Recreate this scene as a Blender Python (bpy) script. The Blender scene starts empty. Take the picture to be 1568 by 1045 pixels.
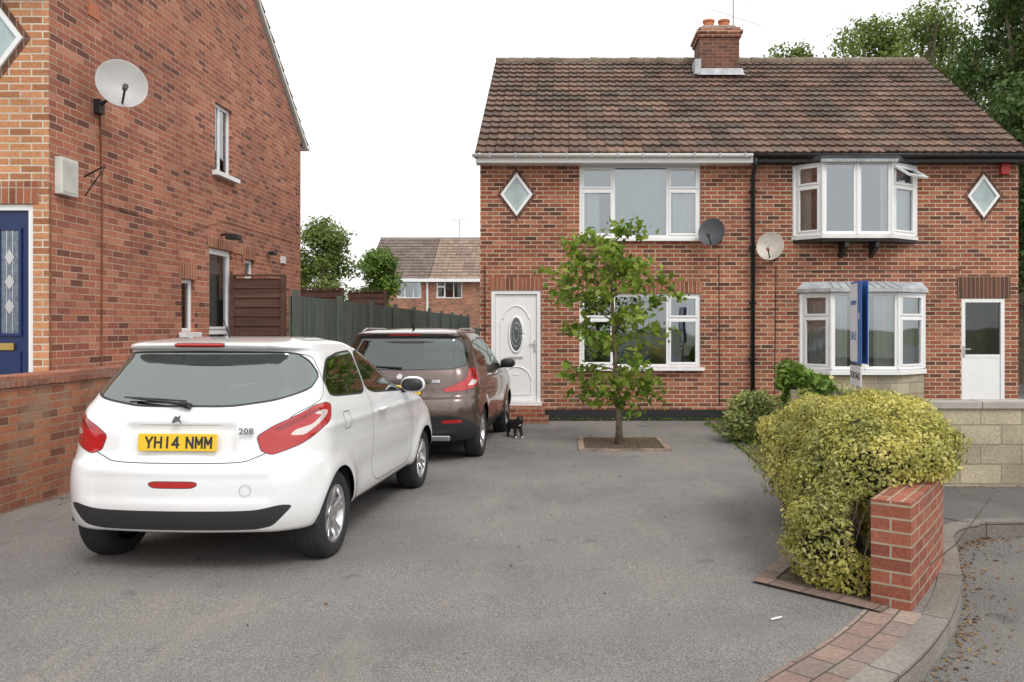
import bpy, math, random, numpy as np
from mathutils import Vector, Matrix
random.seed(3); rng=np.random.default_rng(5)
sc=bpy.context.scene
def zg(y): return .065-.0115*y
# ---------------------------------------------------------------- materials
def newmat(name):
    m=bpy.data.materials.new(name); m.use_nodes=True
    n=m.node_tree.nodes; l=m.node_tree.links
    return m,n,l,n['Principled BSDF']
def setv(node,**k):
    for a,b in k.items(): node.inputs[a.replace('_',' ')].default_value=b
def c4(c): return (c[0],c[1],c[2],1)
def ramp(n,pts):
    r=n.new('ShaderNodeValToRGB'); e=r.color_ramp.elements
    while len(e)<len(pts): e.new(.5)
    for i,(p,c) in enumerate(pts): e[i].position=p; e[i].color=c4(c)
    return r
def mixc(n,l,f,a,b,mode='MIX'):
    m=n.new('ShaderNodeMix'); m.data_type='RGBA'; m.blend_type=mode
    for s,v in ((0,f),(6,a),(7,b)):
        if isinstance(v,bpy.types.NodeSocket): l.new(v,m.inputs[s])
        elif s==0: m.inputs[0].default_value=v
        else: m.inputs[s].default_value=c4(v)
    return m.outputs[2]
def noise(n,l,vec,scale,detail=4,rough=.55):
    t=n.new('ShaderNodeTexNoise'); setv(t,Scale=scale,Detail=detail,Roughness=rough)
    if vec is not None: l.new(vec,t.inputs['Vector'])
    return t.outputs['Fac']
def simple(name,col,rough=.5,var=.12,scale=6,metal=0,coat=0,bump=0,spec=.5):
    m,n,l,b=newmat(name)
    tc=n.new('ShaderNodeTexCoord')
    f=noise(n,l,tc.outputs['Object'],scale,6)
    r=ramp(n,[(.3,[max(0,c*(1-var)) for c in col]),(.7,[min(1,c*(1+var)) for c in col])])
    l.new(f,r.inputs[0]); l.new(r.outputs[0],b.inputs['Base Color'])
    setv(b,Roughness=rough,Metallic=metal); b.inputs['Coat Weight'].default_value=coat
    b.inputs['Specular IOR Level'].default_value=spec
    if bump:
        bp=n.new('ShaderNodeBump'); setv(bp,Strength=bump,Distance=.01); l.new(noise(n,l,tc.outputs['Object'],scale*8,4),bp.inputs['Height']); l.new(bp.outputs[0],b.inputs['Normal'])
    return m
def brickmat(name,cols,mortar,bw=.225,rh=.075,ms=.006,off=.5,rough=.9,stain=.35,bump=.5,patch=None):
    m,n,l,b=newmat(name)
    uv=n.new('ShaderNodeUVMap')
    nz=n.new('ShaderNodeTexNoise'); setv(nz,Scale=3.0,Detail=2.0); l.new(uv.outputs[0],nz.inputs['Vector'])
    vm=n.new('ShaderNodeVectorMath'); vm.operation='SCALE'; l.new(nz.outputs['Color'],vm.inputs[0]); vm.inputs[3].default_value=.008
    va=n.new('ShaderNodeVectorMath'); va.operation='ADD'; l.new(uv.outputs[0],va.inputs[0]); l.new(vm.outputs[0],va.inputs[1])
    t=n.new('ShaderNodeTexBrick'); t.offset=off
    setv(t,Scale=1.0,Mortar_Size=ms,Mortar_Smooth=.25,Brick_Width=bw,Row_Height=rh,Bias=0.0)
    t.inputs['Color1'].default_value=(0,0,0,1); t.inputs['Color2'].default_value=(1,1,1,1); t.inputs['Mortar'].default_value=(.5,.5,.5,1)
    l.new(va.outputs[0],t.inputs['Vector'])
    k=len(cols); r=ramp(n,[(i/(k-1),c) for i,c in enumerate(cols)])
    l.new(t.outputs['Color'],r.inputs[0])
    f1=noise(n,l,uv.outputs[0],40,4,.7)
    r1=ramp(n,[(.3,(.66,.66,.66)),(.7,(1.2,1.2,1.2))]); l.new(f1,r1.inputs[0])
    c=mixc(n,l,1.0,r.outputs[0],r1.outputs[0],'MULTIPLY')
    mn=ramp(n,[(.35,[x*.7 for x in mortar]),(.65,mortar)]); l.new(noise(n,l,uv.outputs[0],2.5,5),mn.inputs[0])
    c=mixc(n,l,t.outputs['Fac'],c,mn.outputs[0])
    f2=noise(n,l,uv.outputs[0],.7,6,.65)
    r2=ramp(n,[(.3,(1-stain,)*3),(.62,(1.1,1.1,1.1))]); l.new(f2,r2.inputs[0])
    c=mixc(n,l,1.0,c,r2.outputs[0],'MULTIPLY')
    if patch:
        r3=ramp(n,[(.52,(0,0,0)),(.66,(.6,.6,.6))]); l.new(noise(n,l,uv.outputs[0],1.7,7,.7),r3.inputs[0])
        c=mixc(n,l,r3.outputs[0],c,patch)
    l.new(c,b.inputs['Base Color']); setv(b,Roughness=rough)
    inv=n.new('ShaderNodeMath'); inv.operation='MULTIPLY_ADD'; inv.inputs[1].default_value=-1; inv.inputs[2].default_value=1; l.new(t.outputs['Fac'],inv.inputs[0])
    ad=n.new('ShaderNodeMath'); ad.operation='MULTIPLY_ADD'; l.new(f1,ad.inputs[0]); ad.inputs[1].default_value=.5; l.new(inv.outputs[0],ad.inputs[2])
    bp=n.new('ShaderNodeBump'); setv(bp,Strength=bump,Distance=.008); l.new(ad.outputs[0],bp.inputs['Height']); l.new(bp.outputs[0],b.inputs['Normal'])
    return m
def asphalt(name,base,warm=(1.06,1,.955),rough=.92):
    m,n,l,b=newmat(name); g=n.new('ShaderNodeTexCoord'); o=g.outputs['Object']
    f=noise(n,l,o,120,2,.7)
    r=ramp(n,[(.34,[base*.55*w for w in warm]),(.5,[base*w for w in warm]),(.66,[base*1.5*w for w in warm])]); l.new(f,r.inputs[0])
    v=n.new('ShaderNodeTexVoronoi'); setv(v,Scale=130.0); l.new(o,v.inputs['Vector'])
    rv=ramp(n,[(0,(.78,.78,.78)),(.5,(1.0,1,1)),(1,(1.25,1.24,1.22))]); l.new(v.outputs['Color'],rv.inputs[0])
    c=mixc(n,l,1.0,r.outputs[0],rv.outputs[0],'MULTIPLY')
    r2=ramp(n,[(.3,(.74,.73,.73)),(.5,(1,1,1)),(.72,(1.22,1.18,1.15))]); l.new(noise(n,l,o,.55,7,.6),r2.inputs[0])
    c=mixc(n,l,1.0,c,r2.outputs[0],'MULTIPLY')
    mp=n.new('ShaderNodeMapping'); mp.inputs['Scale'].default_value=(1.6,.35,1); l.new(o,mp.inputs[0])
    r3=ramp(n,[(.54,(0,0,0)),(.74,(.5,.5,.5))]); l.new(noise(n,l,mp.outputs[0],1.4,8,.7),r3.inputs[0])
    c=mixc(n,l,r3.outputs[0],c,(base*1.75,base*1.55,base*1.38))
    r4=ramp(n,[(.66,(1,1,1)),(.74,(.62,.62,.62))]); l.new(noise(n,l,o,2.6,3,.5),r4.inputs[0]); c=mixc(n,l,1.0,c,r4.outputs[0],'MULTIPLY')
    l.new(c,b.inputs['Base Color']); setv(b,Roughness=rough)
    bp=n.new('ShaderNodeBump'); setv(bp,Strength=.6,Distance=.006); l.new(f,bp.inputs['Height']); l.new(bp.outputs[0],b.inputs['Normal'])
    return m
def leafmat(name,cols,trans=.35,rough=.55):
    m,n,l,b=newmat(name)
    g=n.new('ShaderNodeNewGeometry'); k=len(cols)
    r=ramp(n,[(i/(k-1),c) for i,c in enumerate(cols)]); l.new(g.outputs['Random Per Island'],r.inputs[0])
    tc=n.new('ShaderNodeTexCoord')
    r2=ramp(n,[(.35,(.6,.65,.6)),(.65,(1.2,1.15,1.0))]); l.new(noise(n,l,tc.outputs['Object'],2.2,3),r2.inputs[0])
    c=mixc(n,l,1.0,r.outputs[0],r2.outputs[0],'MULTIPLY')
    l.new(c,b.inputs['Base Color']); setv(b,Roughness=rough)
    b.inputs['Specular IOR Level'].default_value=.35
    t=n.new('ShaderNodeBsdfTranslucent'); l.new(c,t.inputs[0])
    mx=n.new('ShaderNodeMixShader'); mx.inputs[0].default_value=trans
    l.new(b.outputs[0],mx.inputs[1]); l.new(t.outputs[0],mx.inputs[2]); l.new(mx.outputs[0],n['Material Output'].inputs[0])
    return m
def glassmat(name,tint,fac=.2,rough=.02):
    m,n,l,b=newmat(name); n.remove(b)
    t=n.new('ShaderNodeBsdfTransparent'); t.inputs[0].default_value=c4(tint)
    g=n.new('ShaderNodeBsdfGlossy'); g.inputs['Roughness'].default_value=rough; g.inputs[0].default_value=(.85,.92,.97,1)
    tc=n.new('ShaderNodeTexCoord'); bp=n.new('ShaderNodeBump'); setv(bp,Strength=.08,Distance=.05); l.new(noise(n,l,tc.outputs['Object'],1.3,1),bp.inputs['Height']); l.new(bp.outputs[0],g.inputs['Normal'])
    fr=n.new('ShaderNodeFresnel'); fr.inputs[0].default_value=1.5
    a=n.new('ShaderNodeMath'); a.operation='ADD'; a.use_clamp=True; a.inputs[1].default_value=fac; l.new(fr.outputs[0],a.inputs[0])
    mx=n.new('ShaderNodeMixShader'); l.new(a.outputs[0],mx.inputs[0]); l.new(t.outputs[0],mx.inputs[1]); l.new(g.outputs[0],mx.inputs[2])
    l.new(mx.outputs[0],n['Material Output'].inputs[0]); return m

MB=brickmat('brick_red',[(.10,.04,.03),(.30,.09,.05),(.38,.12,.066),(.17,.055,.04),(.47,.18,.10),(.27,.08,.048)],(.60,.50,.36),ms=.0085,stain=.30)
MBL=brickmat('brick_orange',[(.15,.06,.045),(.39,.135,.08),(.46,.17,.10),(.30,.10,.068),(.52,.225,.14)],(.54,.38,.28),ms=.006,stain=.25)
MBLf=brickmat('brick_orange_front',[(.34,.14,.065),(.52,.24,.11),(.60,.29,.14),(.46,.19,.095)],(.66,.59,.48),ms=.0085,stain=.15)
MBW=brickmat('brick_garden',[(.20,.075,.045),(.38,.13,.07),(.46,.18,.09),(.30,.10,.06)],(.36,.27,.20),ms=.006,stain=.45,patch=(.30,.24,.16))
MBP=brickmat('brick_pier',[(.24,.07,.042),(.38,.125,.075),(.31,.09,.055)],(.46,.38,.28),ms=.007,stain=.3)
MSOL=brickmat('brick_soldier',[(.22,.07,.04),(.42,.15,.08),(.34,.11,.06)],(.5,.42,.32),bw=.075,rh=.5,off=0,ms=.007)
MSOLD=brickmat('brick_soldier_dark',[(.10,.045,.03),(.18,.07,.045)],(.32,.26,.2),bw=.075,rh=.5,off=0,ms=.006)
MPAV=brickmat('paver_edge',[(.22,.15,.125),(.30,.20,.16),(.25,.19,.165),(.33,.26,.21)],(.10,.085,.07),bw=.22,rh=.14,ms=.006,rough=.9,stain=.4)
MKERB=brickmat('kerb_concrete',[(.22,.20,.175),(.28,.255,.225)],(.08,.07,.06),bw=.9,rh=2,off=0,ms=.006,stain=.5)
MSTONE=brickmat('stone_block',[(.46,.40,.28),(.55,.48,.35),(.40,.34,.24),(.50,.45,.34)],(.34,.30,.23),bw=.42,rh=.2,ms=.007,stain=.45,bump=.8)
MTILE=brickmat('roof_tile',[(.12,.08,.062),(.205,.125,.092),(.165,.11,.085),(.25,.155,.112),(.10,.072,.06),(.19,.145,.115)],(.07,.05,.04),bw=.33,rh=.2775,off=0,ms=.004,stain=.42,patch=(.135,.12,.092))
MTILE2=brickmat('roof_tile_grey',[(.17,.13,.11),(.24,.19,.16)],(.1,.08,.07),bw=.33,rh=.3,off=0,ms=.01,stain=.2)
MASP=asphalt('asphalt_drive',.178)
MROAD=asphalt('asphalt_road',.14,(1.05,1,.95))
MPATH=asphalt('asphalt_path',.105)
MUPVC=simple('upvc_white',(.80,.81,.81),.3,.03)
MWOODW=simple('painted_trim',(.72,.71,.68),.5,.12,5)
MBLACK=simple('black_paint',(.02,.02,.022),.45,.2)
MRUB=simple('rubber',(.022,.022,.024),.75,.2,20,bump=.2)
MFELT=simple('felt',(.05,.05,.055),.9,.3)
MLEAD=simple('lead_flashing',(.42,.44,.46),.6,.25,5,bump=.4)
MGLASS=glassmat('window_glass',(.75,.8,.8),.24)
MGLASS2=glassmat('door_glass',(.6,.6,.58),.05)
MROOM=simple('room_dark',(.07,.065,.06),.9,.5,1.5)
MCURT=simple('curtain_white',(.68,.68,.66),.9,.06)
MCURTREFL=simple('blind_reflection_grey',(.36,.40,.41),.9,.08,2)  # grey of blinds, also the reflection painted behind one upper pane
MBLUE=simple('cushion_blue',(.05,.13,.33),.8,.3)
MNAVY=simple('door_navy',(.010,.024,.10),.35,.1)
MSILV=simple('silver',(.6,.6,.61),.3,.05,metal=.9)
MGREY=simple('grey_plastic',(.35,.36,.37),.5,.15)
MDISH=simple('dish_grey',(.42,.41,.40),.5,.15,4)
MDISHD=simple('dish_dark',(.07,.075,.085),.5,.2,4)
MRUST=simple('rust',(.2,.08,.04),.9,.4,9)
MTERRA=simple('terracotta',(.50,.17,.08),.8,.15)
MSOIL=simple('soil',(.10,.075,.05),.95,.5,14,bump=1)
MCONC=simple('concrete',(.34,.32,.29),.9,.2,3,bump=.5)
MBARK=simple('bark',(.20,.16,.11),.9,.35,12,bump=1)
MCHROME=simple('chrome',(.75,.75,.76),.12,.02,metal=1)
MDCHR=simple('dark_chrome',(.16,.16,.17),.3,.05,metal=.3)
MYEL=simple('plate_yellow',(.80,.52,.02),.4,.03)
MFUR=simple('black_fur',(.02,.018,.018),.85,.3,40)
MWFUR=simple('white_fur',(.6,.58,.55),.85,.1)
MSIGNB=simple('sign_blue',(.03,.14,.42),.4,.08)
MSIGNW=simple('sign_white',(.70,.71,.74),.4,.04)
MINT=simple('car_interior',(.045,.045,.048),.85,.2)
def woodmat(name,cols,vert=True):
    m,n,l,b=newmat(name); g=n.new('ShaderNodeNewGeometry'); tc=n.new('ShaderNodeTexCoord')
    r=ramp(n,[(i/(len(cols)-1),c) for i,c in enumerate(cols)]); l.new(g.outputs['Random Per Island'],r.inputs[0])
    mp=n.new('ShaderNodeMapping'); mp.inputs['Scale'].default_value=(14,14,1) if vert else (1,14,14); l.new(tc.outputs['Object'],mp.inputs[0])
    r2=ramp(n,[(.3,(.6,.6,.6)),(.7,(1.25,1.25,1.2))]); l.new(noise(n,l,mp.outputs[0],1.5,6,.6),r2.inputs[0])
    l.new(mixc(n,l,1.0,r.outputs[0],r2.outputs[0],'MULTIPLY'),b.inputs['Base Color']); setv(b,Roughness=.85); return m
MFENG=woodmat('fence_greengrey',[(.075,.095,.085),(.11,.13,.11),(.09,.105,.10)])
MFENB=woodmat('fence_brown',[(.085,.04,.03),(.12,.06,.042)],False)
MPOST=woodmat('post_wood',[(.22,.19,.14),(.28,.24,.18)])
LT=leafmat('leaf_young_tree',[(.12,.22,.03),(.19,.31,.04),(.27,.38,.06),(.36,.44,.09),(.15,.25,.035)],.45)
LH=leafmat('leaf_hedge',[(.24,.25,.05),(.52,.48,.11),(.66,.60,.20),(.46,.45,.10),(.78,.72,.34),(.30,.32,.07)],.3)
LV=leafmat('leaf_variegated',[(.16,.24,.05),(.70,.68,.34),(.24,.34,.08),(.60,.60,.24)],.25)
LG=leafmat('leaf_plant',[(.10,.20,.03),(.20,.30,.06),(.15,.25,.05)],.3)
LD=leafmat('leaf_dark_tree',[(.06,.11,.03),(.09,.155,.04),(.13,.20,.06)],.35)
LL=leafmat('leaf_light_tree',[(.14,.21,.05),(.20,.28,.07),(.26,.33,.10)],.35)
LDRY=leafmat('leaf_dry',[(.25,.13,.06),(.16,.08,.04),(.34,.22,.10),(.10,.06,.03)],.1)
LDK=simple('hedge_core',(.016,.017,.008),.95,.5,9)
MGLP=simple('obscured_glass',(.36,.45,.46),.12,.25,3,coat=.6)
# ---------------------------------------------------------------- mesh helpers
def empty(name,loc=(0,0,0),rotz=0):
    o=bpy.data.objects.new(name,None); sc.collection.objects.link(o); o.location=loc; o.rotation_euler=(0,0,rotz); o.empty_display_size=.2
    return o
def obj(name,verts,faces,mat,parent=None,M=None,smooth=False,uvs=None):
    if M is not None: verts=[tuple(M@Vector(v)) for v in verts]
    me=bpy.data.meshes.new(name); me.from_pydata([tuple(map(float,v)) for v in verts],[],faces); me.update()
    uv=me.uv_layers.new(name='UVMap')
    for p in me.polygons:
        n=p.normal
        for li in p.loop_indices:
            vi=me.loops[li].vertex_index; co=me.vertices[vi].co
            if uvs is not None: uv.data[li].uv=uvs[vi]
            elif abs(n.z)>.75: uv.data[li].uv=(co.x,co.y)
            elif abs(n.x)>abs(n.y): uv.data[li].uv=(co.y+.11,co.z)
            else: uv.data[li].uv=(co.x,co.z)
        p.use_smooth=smooth
    me.materials.append(mat)
    o=bpy.data.objects.new(name,me); sc.collection.objects.link(o)
    if parent is not None: o.parent=parent
    return o
class B:
    def __init__(s): s.v=[]; s.f=[]
    def add(s,v,f):
        k=len(s.v); s.v+=[tuple(x) for x in v]; s.f+=[tuple(i+k for i in q) for q in f]; return s
    def box(s,x0,x1,y0,y1,z0,z1):
        return s.add([(x0,y0,z0),(x1,y0,z0),(x1,y1,z0),(x0,y1,z0),(x0,y0,z1),(x1,y0,z1),(x1,y1,z1),(x0,y1,z1)],
          [(0,3,2,1),(4,5,6,7),(0,1,5,4),(1,2,6,5),(2,3,7,6),(3,0,4,7)])
    def tube(s,pts,rad,n=8,cap=True):
        pts=[Vector(p) for p in pts]; 
        if not hasattr(rad,'__len__'): rad=[rad]*len(pts)
        k=len(s.v); up=None
        for i,p in enumerate(pts):
            d=(pts[min(i+1,len(pts)-1)]-pts[max(i-1,0)]).normalized()
            a=d.orthogonal().normalized() if up is None else (up-d*up.dot(d)).normalized()
            up=a; b=d.cross(a)
            for j in range(n):
                t=2*math.pi*j/n; s.v.append(tuple(p+(a*math.cos(t)+b*math.sin(t))*rad[i]))
        for i in range(len(pts)-1):
            for j in range(n):
                q=(j+1)%n; s.f.append((k+i*n+j,k+i*n+q,k+(i+1)*n+q,k+(i+1)*n+j))
        if cap:
            s.f.append(tuple(k+j for j in range(n))[::-1]); s.f.append(tuple(k+(len(pts)-1)*n+j for j in range(n)))
        return s
    def lathe(s,prof,n=32,M=None,close=False):
        k=len(s.v); m=len(prof)
        for i in range(n):
            t=2*math.pi*i/n
            for (r,h) in prof:
                v=Vector((r*math.cos(t),r*math.sin(t),h)); s.v.append(tuple(M@v if M is not None else v))
        for i in range(n):
            for j in range(m-1):
                a=k+i*m+j; b=k+((i+1)%n)*m+j; s.f.append((a,b,b+1,a+1))
        return s
    def build(s,name,mat,parent=None,M=None,bevel=0,smooth=False):
        o=obj(name,s.v,s.f,mat,parent,M,smooth)
        if bevel:
            b=o.modifiers.new('bevel','BEVEL'); b.width=bevel; b.segments=2; b.limit_method='ANGLE'
        return o
def frame(ox,oy,oz,ang=0):
    return Matrix.Translation((ox,oy,oz))@Matrix.Rotation(ang,4,'Z')
def wall(name,M,u0,u1,z0,z1,holes,mat,parent,reveal=.11,extra=None):
    us=sorted({u0,u1,*[h[0] for h in holes],*[h[1] for h in holes]}); zs=sorted({z0,z1,*[h[2] for h in holes],*[h[3] for h in holes]})
    b=B()
    for i in range(len(us)-1):
        for j in range(len(zs)-1):
            cu=(us[i]+us[i+1])/2; cz=(zs[j]+zs[j+1])/2
            if any(h[0]<cu<h[1] and h[2]<cz<h[3] for h in holes): continue
            b.add([(us[i],0,zs[j]),(us[i+1],0,zs[j]),(us[i+1],0,zs[j+1]),(us[i],0,zs[j+1])],[(0,1,2,3)])
    for h in holes:
        a,c,d,e=h; r=reveal
        b.add([(a,0,d),(a,r,d),(a,r,e),(a,0,e)],[(0,1,2,3)]); b.add([(c,0,d),(c,r,d),(c,r,e),(c,0,e)],[(3,2,1,0)])
        b.add([(a,0,e),(a,r,e),(c,r,e),(c,0,e)],[(0,1,2,3)]); b.add([(a,0,d),(a,r,d),(c,r,d),(c,0,d)],[(3,2,1,0)])
    if extra: b.add(*extra)
    return b.build(name,mat,parent,M)
def curtain(x0,x1,z0,z1,y,amp=.018,per=.09):
    n=max(8,int((x1-x0)/.015)); v=[];f=[]
    for i in range(n+1):
        x=x0+(x1-x0)*i/n; yy=y+amp*math.sin(x*2*math.pi/per)+amp*.5*math.sin(x*17)
        v+=[(x,yy,z0),(x,yy,z1)]
    for i in range(n): f.append((2*i,2*i+2,2*i+3,2*i+1))
    return v,f
def win(par,M,w,h,cols,depth=.06,curts=(),room=1.2):
    """cols: list of (x0frac,x1frac,split) split=None or height fraction from bottom of transom"""
    fr=B(); t=.055; y0=.03; y1=y0+depth
    fr.box(0,w,y0,y1,0,t); fr.box(0,w,y0,y1,h-t,h); fr.box(0,t,y0,y1,t,h-t); fr.box(w-t,w,y0,y1,t,h-t)
    gl=B()
    for ci,(a,c,s) in enumerate(cols):
        xa=t if a==0 else a*w+.025; xc=w-t if c==1 else c*w-.025
        if a>0: fr.box(a*w-.025,a*w+.025,y0+.002,y1-.002,t,h-t)
        cells=[(t,h-t)] if s is None else [(t,s*h-.022),(s*h+.022,h-t)]
        if s is not None: fr.box(xa,xc,y0+.004,y1-.004,s*h-.022,s*h+.022)
        for k,(za,zc) in enumerate(cells):
            if s is not None:
                q=.036; fr.box(xa,xc,y0-.012,y0+.03,za,za+q); fr.box(xa,xc,y0-.012,y0+.03,zc-q,zc); fr.box(xa,xa+q,y0-.012,y0+.03,za+q,zc-q); fr.box(xc-q,xc,y0-.012,y0+.03,za+q,zc-q)
            gl.add([(xa,y0+.02+.003*k,za),(xc,y0+.02+.003*k,za),(xc,y0+.02+.003*k,zc),(xa,y0+.02+.003*k,zc)],[(0,1,2,3)])
    fr.build('window_frame',MUPVC,par,M,bevel=.004); gl.build('window_glass',MGLASS,par,M)
    for (a,c,d,e,m) in curts:
        v,f=curtain(a*w,c*w,d*h,e*h,y1+.08,amp=.003 if m is MCURTREFL else .018); obj('curtain',v,f,m,par,M,True)
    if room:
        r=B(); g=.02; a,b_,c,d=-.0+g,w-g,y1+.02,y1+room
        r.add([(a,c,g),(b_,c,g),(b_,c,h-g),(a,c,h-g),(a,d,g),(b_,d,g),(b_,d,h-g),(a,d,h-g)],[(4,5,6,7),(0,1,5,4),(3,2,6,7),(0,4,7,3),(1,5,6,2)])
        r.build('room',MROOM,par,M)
def roofslope(name,par,x0,x1,ye,ze,yr,zr,mat,tile=.33,rows=None,seed=0):
    R=random.Random(seed); L=math.hypot(yr-ye,zr-ze); rows=rows or max(4,round(L/.29)); g=L/rows
    s=Vector((0,(yr-ye)/L,(zr-ze)/L)); nn=Vector((0,-s.z,s.y)) if s.y>0 else Vector((0,s.z,-s.y))
    K=10; nt=int(math.ceil((x1-x0)/tile)); v=[];f=[];uv=[]
    def prof(fr): return .026*math.exp(-((fr-.12)/.07)**2)+.026*math.exp(-((fr-.62)/.07)**2)
    for i in range(rows):
        base=len(v)
        for j in range(nt):
            dz=R.uniform(-.005,.007); dl=R.uniform(-.012,.012)
            for k in range(K+1):
                x=min(x0+(j+k/K)*tile,x1)
                h=prof(k/K); o=Vector((x,ye,ze))
                pl=o+s*(i*g+dl)+nn*(h+.042+dz); pb=o+s*(i*g+dl+.012)+nn*(h-.006); pt=o+s*((i+1)*g+.01)+nn*(h+.0)
                v+=[pb,pl,pt]; uv+=[(x-x0+.002,(i+.1)*g),(x-x0+.002,(i+.15)*g),(x-x0,(i+.9)*g)]
            for k in range(K):
                a=base+(j*(K+1)+k)*3
                f.append((a,a+3,a+4,a+1)); f.append((a+1,a+4,a+5,a+2))
    return obj(name,v,f,mat,par,uvs=[(u,w*.2775/g) for u,w in uv],smooth=False)
def leaves(name,P,size,mat,par=None,seed=1,aspect=.55,up=.3,jit=.35,outn=None):
    r=np.random.default_rng(seed); P=np.asarray(P,float); n=len(P)
    nr=r.normal(size=(n,3)); nr[:,2]+=up*2
    if outn is not None: nr=nr*.6+outn*1.2
    nr/=np.linalg.norm(nr,axis=1)[:,None]
    a=np.cross(nr,r.normal(size=(n,3))); a/=np.linalg.norm(a,axis=1)[:,None]; b=np.cross(nr,a)
    L=size*(1+jit*r.normal(size=n).clip(-1.5,1.5))[:,None]; W=L*aspect
    V=np.empty((n,4,3)); V[:,0]=P-a*L*.5; V[:,1]=P+b*W*.5+nr*W*.15-a*L*.05; V[:,2]=P+a*L*.5-nr*L*.12; V[:,3]=P-b*W*.5+nr*W*.15-a*L*.05
    me=bpy.data.meshes.new(name); me.vertices.add(4*n); me.vertices.foreach_set('co',V.reshape(-1).astype(np.float32))
    me.loops.add(6*n); idx=(np.arange(n)[:,None]*4+np.array([0,1,2,0,2,3])[None]).reshape(-1).astype(np.int32)
    me.loops.foreach_set('vertex_index',idx); me.polygons.add(2*n)
    me.polygons.foreach_set('loop_start',(np.arange(2*n)*3).astype(np.int32)); me.polygons.foreach_set('loop_total',np.full(2*n,3,np.int32))
    me.update(calc_edges=True); me.validate(); me.materials.append(mat)
    o=bpy.data.objects.new(name,me); sc.collection.objects.link(o)
    if par is not None: o.parent=par
    return o
def shellpts(bl,n,r,lo=.8,hi=1.06,cull=True):
    out=[];nor=[]; A=np.array([b[3]*b[4]+b[4]*b[5]+b[3]*b[5] for b in bl]); A=A/A.sum()
    for i,b in enumerate(bl):
        k=int(n*A[i])+1; d=r.normal(size=(k,3)); d/=np.linalg.norm(d,axis=1)[:,None]
        wob=1+.07*np.sin(d[:,0]*7+i)+.07*np.sin(d[:,1]*9+2*i)+.05*np.sin(d[:,2]*11+i*3)
        rad=(lo+(hi-lo)*r.random(k)**.6)*wob
        p=np.array(b[:3])+d*rad[:,None]*np.array(b[3:6]); out.append(p); nor.append(d)
    P=np.concatenate(out); D=np.concatenate(nor)
    if cull:
        keep=np.ones(len(P),bool)
        for b in bl:
            q=((P-np.array(b[:3]))/np.array(b[3:6])); keep&=(q**2).sum(1)>(lo*.9)**2
        P=P[keep]; D=D[keep]
    return P,D
# ---------------------------------------------------------------- ground
def catm(pts,n=8):
    P=[np.array(p,float) for p in pts]; P=[2*P[0]-P[1]]+P+[2*P[-1]-P[-2]]; out=[]
    for i in range(1,len(P)-2):
        for k in range(n):
            t=k/n; out.append(.5*((2*P[i])+(-P[i-1]+P[i+1])*t+(2*P[i-1]-5*P[i]+4*P[i+1]-P[i+2])*t*t+(-P[i-1]+3*P[i]-3*P[i+1]+P[i+2])*t**3))
    out.append(P[-2]); return np.array(out)
def offset(C,d):
    T=np.gradient(C,axis=0); T/=np.linalg.norm(T,axis=1)[:,None]; return C+np.stack([-T[:,1],T[:,0]],1)*d
def sheet(name,poly,dz,mat,par=None):
    return obj(name,[(p[0],p[1],zg(p[1])+dz) for p in poly],[tuple(range(len(poly)))],mat,par)
def strip(name,A,Bc,dz,mat,par=None,down=None):
    s=np.concatenate([[0],np.cumsum(np.linalg.norm(np.diff(A,axis=0),axis=1))]); w=np.linalg.norm(A[0]-Bc[0])
    v=[];uv=[];f=[];m=3 if down else 2
    for i in range(len(A)):
        if down: v.append((A[i][0],A[i][1],zg(A[i][1])-down)); uv.append((s[i],-down))
        v.append((A[i][0],A[i][1],zg(A[i][1])+dz)); uv.append((s[i],0.02)); v.append((Bc[i][0],Bc[i][1],zg(Bc[i][1])+dz)); uv.append((s[i],w+.02))
    for i in range(len(A)-1):
        for k in range(m-1): a=i*m+k; f.append((a,a+m,a+m+1,a+1))
    return obj(name,v,f,mat,par,uvs=uv)
KC=catm([(-40,-9),(-8,-2.2),(-2,.75),(.3,2.5),(1.39,3.52),(1.94,4.17),(2.38,4.87),(2.72,5.6),(2.98,6.2),(3.3,6.5),(3.9,6.6),(8,6.65),(16,6.7),(60,7)],8)
ys=[-300,-12,16,60,500]; zz=lambda y: zg(max(-12,min(60,y)))-.13
gv=[];gf=[]
for y in ys: gv+=[(-400,y,zz(y)),(400,y,zz(y))]
for i in range(4): gf.append((2*i,2*i+1,2*i+3,2*i+2))
obj('ground',gv,gf,simple('ground_earth',(.12,.13,.06),.95,.4,.3))
sheet('road',[(-60,-11.9),(60,-11.9),(60,7.5),(-60,7.5)],-.115,MROAD)
inner=offset(KC,.05)
sheet('driveway',[tuple(p) for p in inner]+[(60,59),(-60,59)],0,MASP)
strip('kerb',KC,offset(KC,.135),.008,MKERB,down=.13)
i0=int(np.argmin(np.linalg.norm(KC-np.array([-8,-2.2]),axis=1))); i1=int(np.argmin(np.linalg.norm(KC-np.array([2.05,4.3]),axis=1)))
S=KC[i0:i1+1]
strip('brick_edging',offset(S,.137),offset(S,.42),.005,MPAV)
i2=int(np.argmin(np.linalg.norm(KC-np.array([3.1,6.35]),axis=1)))
pp=[tuple(p) for p in offset(KC,.14)[i2:-8]]
sheet('footpath',pp+[(16,8.15),(3.0,8.15),(2.98,7.0)],.004,MPATH)
gard=[(2.5,14.45),(2.2,8.3),(1.55,5.7),(1.22,4.95),(1.72,4.6),(2.4,5.5),(2.72,6.3),(2.8,7.2),(2.9,8.3),(9,8.3),(9,14.45)]
sheet('garden_bed',gard,.008,MSOIL)
ed=catm([(2.5,14.4),(2.36,11),(2.2,8.3),(1.6,5.9),(1.14,4.98)],6); strip('garden_edging',ed,offset(ed,.12),.014,MPAV)
ed2=np.array([(1.14,4.98),(1.72,4.42)]); strip('garden_edging',ed2,offset(ed2,.13),.018,MPAV)
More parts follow.
